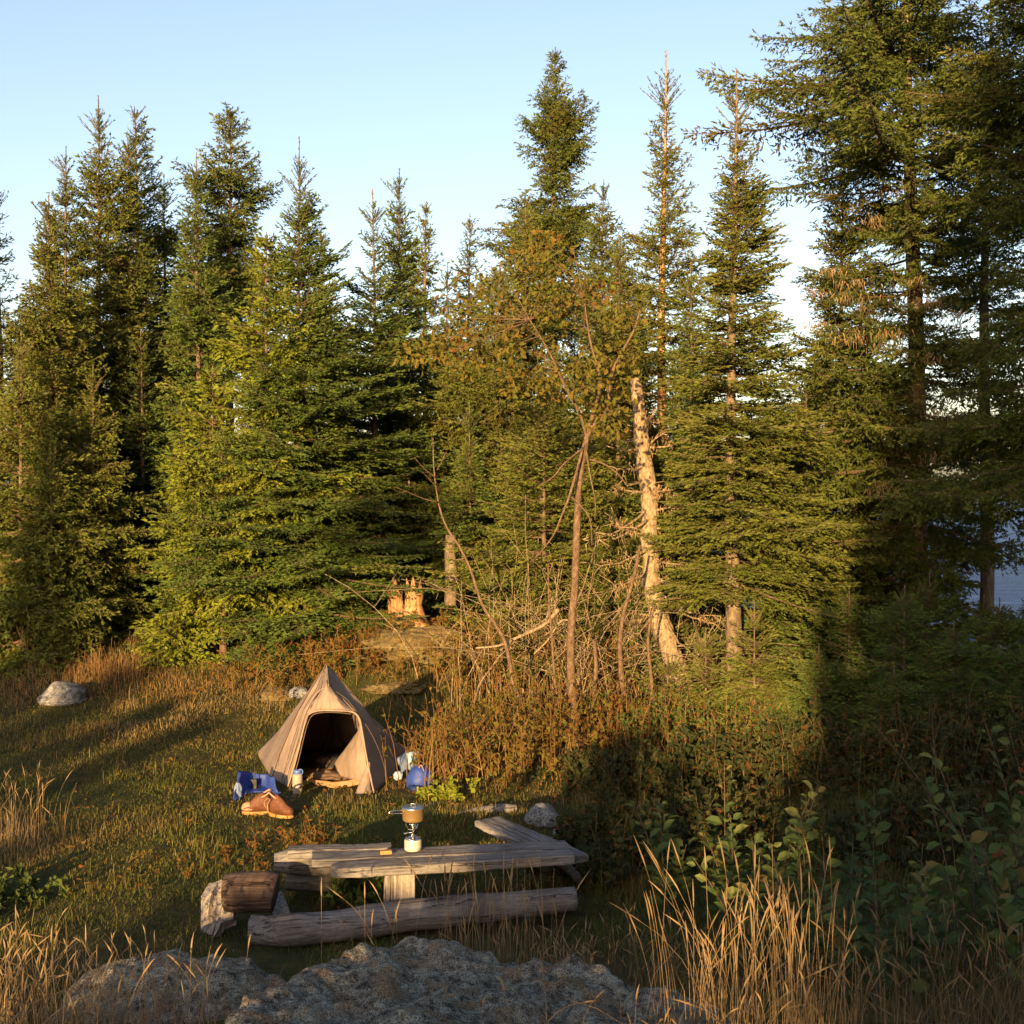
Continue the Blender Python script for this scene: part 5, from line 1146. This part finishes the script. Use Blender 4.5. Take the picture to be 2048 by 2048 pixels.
x, y = at_g(360, 905); cane_clump('weed', x, y, .10, .08, 30, .32, 'dark green weeds under the table behind the front log', 19, leafn=10, leafmat='birch', ls=.06, r0=.002, cat='weeds')
x, y = at_g(10, 905); cane_clump('weed', x, y, .13, .2, 30, .18, 'bright green weeds at the lower left edge', 20, leafn=10, leafmat='birch', ls=.05, r0=.002, cat='weeds')
# golden grass in front
grass_clump('grass_clump', .90, 4.75, .19, .16, 95, .74, 'tall golden grass clump standing in the sun at lower right', .22, 21, .0027, tint=(.25, .95), bladesn=2)
grass_clump('grass_clump', 1.12, 4.5, .12, .14, 36, .62, 'shorter golden grass just right of the tall clump', .2, 22, .0031, tint=(.4, .9))
grass_clump('grass_clump', -.25, 6.3, .16, .08, 46, .66, 'row of tall dry stalks rising before the middle of the front log', .16, 23, .0031, tint=(.5, 1), bladesn=0)
grass_clump('grass_clump', .02, 6.45, .13, .08, 40, .68, 'second row of dry stalks before the right half of the front log', .16, 24, .0031, tint=(.5, 1), bladesn=1)
grass_clump('grass_clump', -.78, 6.5, .10, .06, 7, .58, 'few thin stalks leaning before the left half of the front log', .3, 25, .0031, tint=(.6, 1), bladesn=0)
grass_clump('grass_clump', -2.05, 5.15, .34, .22, 190, .48, 'dense pinkish dry grass at the bottom left corner', .25, 26, .0031, tint=(.4, 1), bladesn=3)
grass_clump('grass_clump', -1.55, 5.45, .22, .15, 26, .50, 'scattered stalks in front of the low left rock', .25, 27, .0031, tint=(.5, 1), bladesn=1)
grass_clump('grass_clump', -2.6, 6.2, .4, .3, 90, .42, 'reddish dry grass at the left, above the corner clump', .35, 28, .0031, tint=(.3, .9), bladesn=3)
x, y = at_g(8, 842); grass_clump('grass_clump', x, y, .16, .3, 60, .52, 'tall dry grass at the left edge beside the meadow', .25, 29, .0031, tint=(.3, .9))
grass_clump('grass_clump', .72, 4.15, .2, .12, 50, .36, 'short golden grass at the bottom edge right of the front rock', .4, 33, .0026, tint=(.2, .8), bladesn=6)
grass_clump('grass_clump', .28, 5.9, .3, .2, 240, .34, 'greyish fine grass at the right end of the front log', .35, 30, .003, tint=(.2, .7), bladesn=4)
grass_clump('grass_clump', .75, 6.4, .3, .25, 150, .36, 'dull fine grass behind the tall golden clump', .35, 31, .003, tint=(.1, .6), bladesn=4)
for k, (x, y, n, h) in enumerate([(1.62, 4.5, 44, .5), (2.0, 5.0, 44, .5), (1.5, 4.1, 44, .45), (1.95, 4.3, 44, .5), (2.5, 5.6, 40, .55)]):
    grass_clump('grass_clump', x, y, .24, .2, n, h, 'dull brown weedy grass in the shade of the lower right corner', .35, 40+k, .0026, tint=(.0, .4), bladesn=4, grp='weedy grass clumps in the lower right shade')
grass_clump('grass_stalk', .05, 4.5, .12, .05, 5, .30, 'few bent stalks growing from a crack in the front rock', .5, 50, .004, tint=(.4, .9), bladesn=1, zoff=.08)
grass_clump('grass_stalk', -.28, 4.75, .10, .06, 5, .26, 'tiny stalks on the front rock beneath the table', .35, 51, .004, tint=(.4, .9), bladesn=1, zoff=.08)
# broad leaved shrubs in the right foreground
BS = [(1.75, 7.3, 12, .85, 'broad-leaved shrub behind the tall golden grass, thick with pale upright leaves'), (1.1, 7.6, 9, .68, 'broad-leaved shrub nearest the right end of the table, pale leaf tips catching light'), (1.45, 6.6, 9, .62, 'broad-leaved shrub left in the right-hand thicket, few pale leaves lit'), (2.05, 6.2, 11, .80, 'broad-leaved shrub in the middle of the right-hand thicket'), (2.55, 6.1, 12, .95, 'taller shrub with big round pale leaves at the right'), (3.0, 6.7, 12, 1.0, 'shrub with reddening broad leaves at the right edge'), (1.75, 5.6, 9, .62, 'low broad-leaved shrub behind the tall golden grass'), (2.4, 5.2, 10, .68, 'low broad-leaved shrub in the lower right thicket')]
for k, (x, y, n, h, lb) in enumerate(BS): broad_shrub('broadleaf_shrub', x, y, n, h, .24, lb, 60+k, .13 if k < 6 else .11, (.25, .88) if k != 5 else (.5, 1))
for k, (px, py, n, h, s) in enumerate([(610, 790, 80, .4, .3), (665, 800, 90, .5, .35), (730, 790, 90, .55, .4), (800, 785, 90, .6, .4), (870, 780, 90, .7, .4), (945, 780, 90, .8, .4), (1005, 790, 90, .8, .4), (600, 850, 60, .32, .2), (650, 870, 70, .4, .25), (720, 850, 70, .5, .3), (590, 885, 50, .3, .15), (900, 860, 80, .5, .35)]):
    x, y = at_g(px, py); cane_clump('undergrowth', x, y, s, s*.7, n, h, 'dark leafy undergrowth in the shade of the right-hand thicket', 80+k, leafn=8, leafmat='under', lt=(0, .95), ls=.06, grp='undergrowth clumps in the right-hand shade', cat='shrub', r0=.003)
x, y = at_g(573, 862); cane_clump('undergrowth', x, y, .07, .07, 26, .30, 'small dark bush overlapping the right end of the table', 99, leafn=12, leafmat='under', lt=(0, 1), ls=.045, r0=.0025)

# meadow grass over the clearing: nobody could count it
r = np.random.default_rng(99); N = 430000
yy = 5.2 + (19.5 - 5.2)*r.random(N)**1.25; xx = r.uniform(-1, 1, N)*(.5*yy + .6) - .3
keep = (np.abs(xx) < .46*yy + .8) & (xx < 4.5); xx, yy = xx[keep], yy[keep]
# bare spots: under the tent, under rocks, trodden earth near the table
def ell(cx, cy, a, b_): return ((xx - cx)/a)**2 + ((yy - cy)/b_)**2
dens = sstep(-.55, .25, fbm(xx*1.3, yy*1.3, 5, 4)); keep = r.random(len(xx)) < .35 + .65*dens
keep &= ~(ell(-1.7, 11.7, .62, .7) < 1); keep &= ~((ell(-2.18, 10.5, .34, .42) < 1) & (r.random(len(xx)) < .75)); keep &= ~((ell(-.82, 10.9, .22, .5) < 1) & (r.random(len(xx)) < .7)); keep &= ~(edge_front(xx, yy) > -.02); keep &= ~(ell(-1.65, 5.95, .62, .3) < 1); keep &= ~((ell(-.5, 7.6, 1.0, .35) < 1) & (r.random(len(xx)) < .85))
xx, yy = xx[keep], yy[keep]; n = len(xx); zz = H(xx, yy) - .01
pa = fbm(xx*.55, yy*.55, 1, 4); pb = fbm(xx*2.2, yy*2.2, 2, 3)
tn = np.clip(.42 + .6*pa + .45*pb + .3*sstep(13, 17, yy) + r.normal(0, .14, n), 0, 1)
tn = np.where(r.random(n) < .06, np.clip(tn + .45, 0, 1), tn)
hh = (.024 + .045*np.clip(pb + .4, 0, 1)**2 + .03*sstep(12, 17, yy)) * np.where(r.random(n) < .02, 3.2, 1)*r.uniform(.5, 1.5, n)*np.where(xx > .5, 1.7, 1)
V, fs = blades(np.stack([xx, yy, zz], 1), hh, r.uniform(.3, .99, n), (.0026 + .00027*yy)*r.uniform(.6, 1.3, n), r.uniform(0, 6.28, n))
mb = MB(); mb.add(V, fs, 0, np.repeat(tn, 5)); tag(mb.build('meadow_grass', M['grass']), 'short green and straw meadow grass over the clearing', 'grass', kind='stuff')
# fallen leaves and twigs in the meadow: litter
N = 1500; yy = 8 + 9*r.random(N); xx = r.uniform(-.45, .12, N)*yy; p = np.stack([xx, yy, H(xx, yy) + .02 + .03*r.random(N)], 1)
V, fs = leaves(p, r.normal(size=(N, 3))*[1, 1, .3], r.normal(size=(N, 3))*.4 + [0, -.3, 1], r.uniform(.02, .06, N), r.uniform(.012, .03, N)); mb = MB(); mb.add(V, fs, 0, np.repeat(r.random(N)*.6, 8)); tag(mb.build('leaf_litter', M['rust']), 'small fallen leaves scattered in the meadow grass', 'leaves', kind='stuff')
# ------------------------------------------------------------------ camera, sky, sun
cam = bpy.data.cameras.new('camera'); co = bpy.data.objects.new('camera', cam); COL.objects.link(co)
co.location = CAM; co.rotation_euler = (math.pi/2 - PITCH, 0, 0)
cam.sensor_width = 36; cam.lens = F/1024*36; cam.clip_end = 20000; cam.clip_start = .05
scene.camera = co
w = bpy.data.worlds.new('World'); scene.world = w; w.use_nodes = True
nt = w.node_tree; bg = nt.nodes['Background']
sky = nt.nodes.new('ShaderNodeTexSky'); sky.sky_type = 'NISHITA'; sky.sun_disc = False
sky.sun_elevation = SUN_EL; sky.sun_rotation = math.pi + SUN_AZ
sky.air_density = 1.0; sky.dust_density = 2.2; sky.ozone_density = .8; sky.altitude = 100
wb = nt.nodes.new('ShaderNodeMix'); wb.data_type = 'RGBA'; wb.blend_type = 'MULTIPLY'; wb.inputs[0].default_value = 1; wb.inputs[7].default_value = (1.0, .95, 1.03, 1)
nt.links.new(sky.outputs[0], wb.inputs[6]); nt.links.new(wb.outputs[2], bg.inputs['Color']); bg.inputs['Strength'].default_value = SKY
sun = bpy.data.lights.new('sun', 'SUN'); so = bpy.data.objects.new('sun', sun); COL.objects.link(so)
sun.energy = SUN; sun.angle = R(.5); sun.color = SUNCOL
u = Vector((math.sin(SUN_AZ)*math.cos(SUN_EL), math.cos(SUN_AZ)*math.cos(SUN_EL), -math.sin(SUN_EL)))
so.rotation_euler = u.to_track_quat('-Z', 'Y').to_euler(); so.location = (-3, -20, 12)
scene.view_settings.view_transform = 'Standard'; scene.view_settings.look = 'None'
scene.view_settings.exposure = EXPO; scene.view_settings.gamma = 1.0
scene.render.engine = 'CYCLES'
c = scene.cycles; c.max_bounces = 5; c.diffuse_bounces = 3; c.glossy_bounces = 2; c.transmission_bounces = 3; c.transparent_max_bounces = 4
c.caustics_reflective = False; c.caustics_refractive = False; c.use_denoising = True
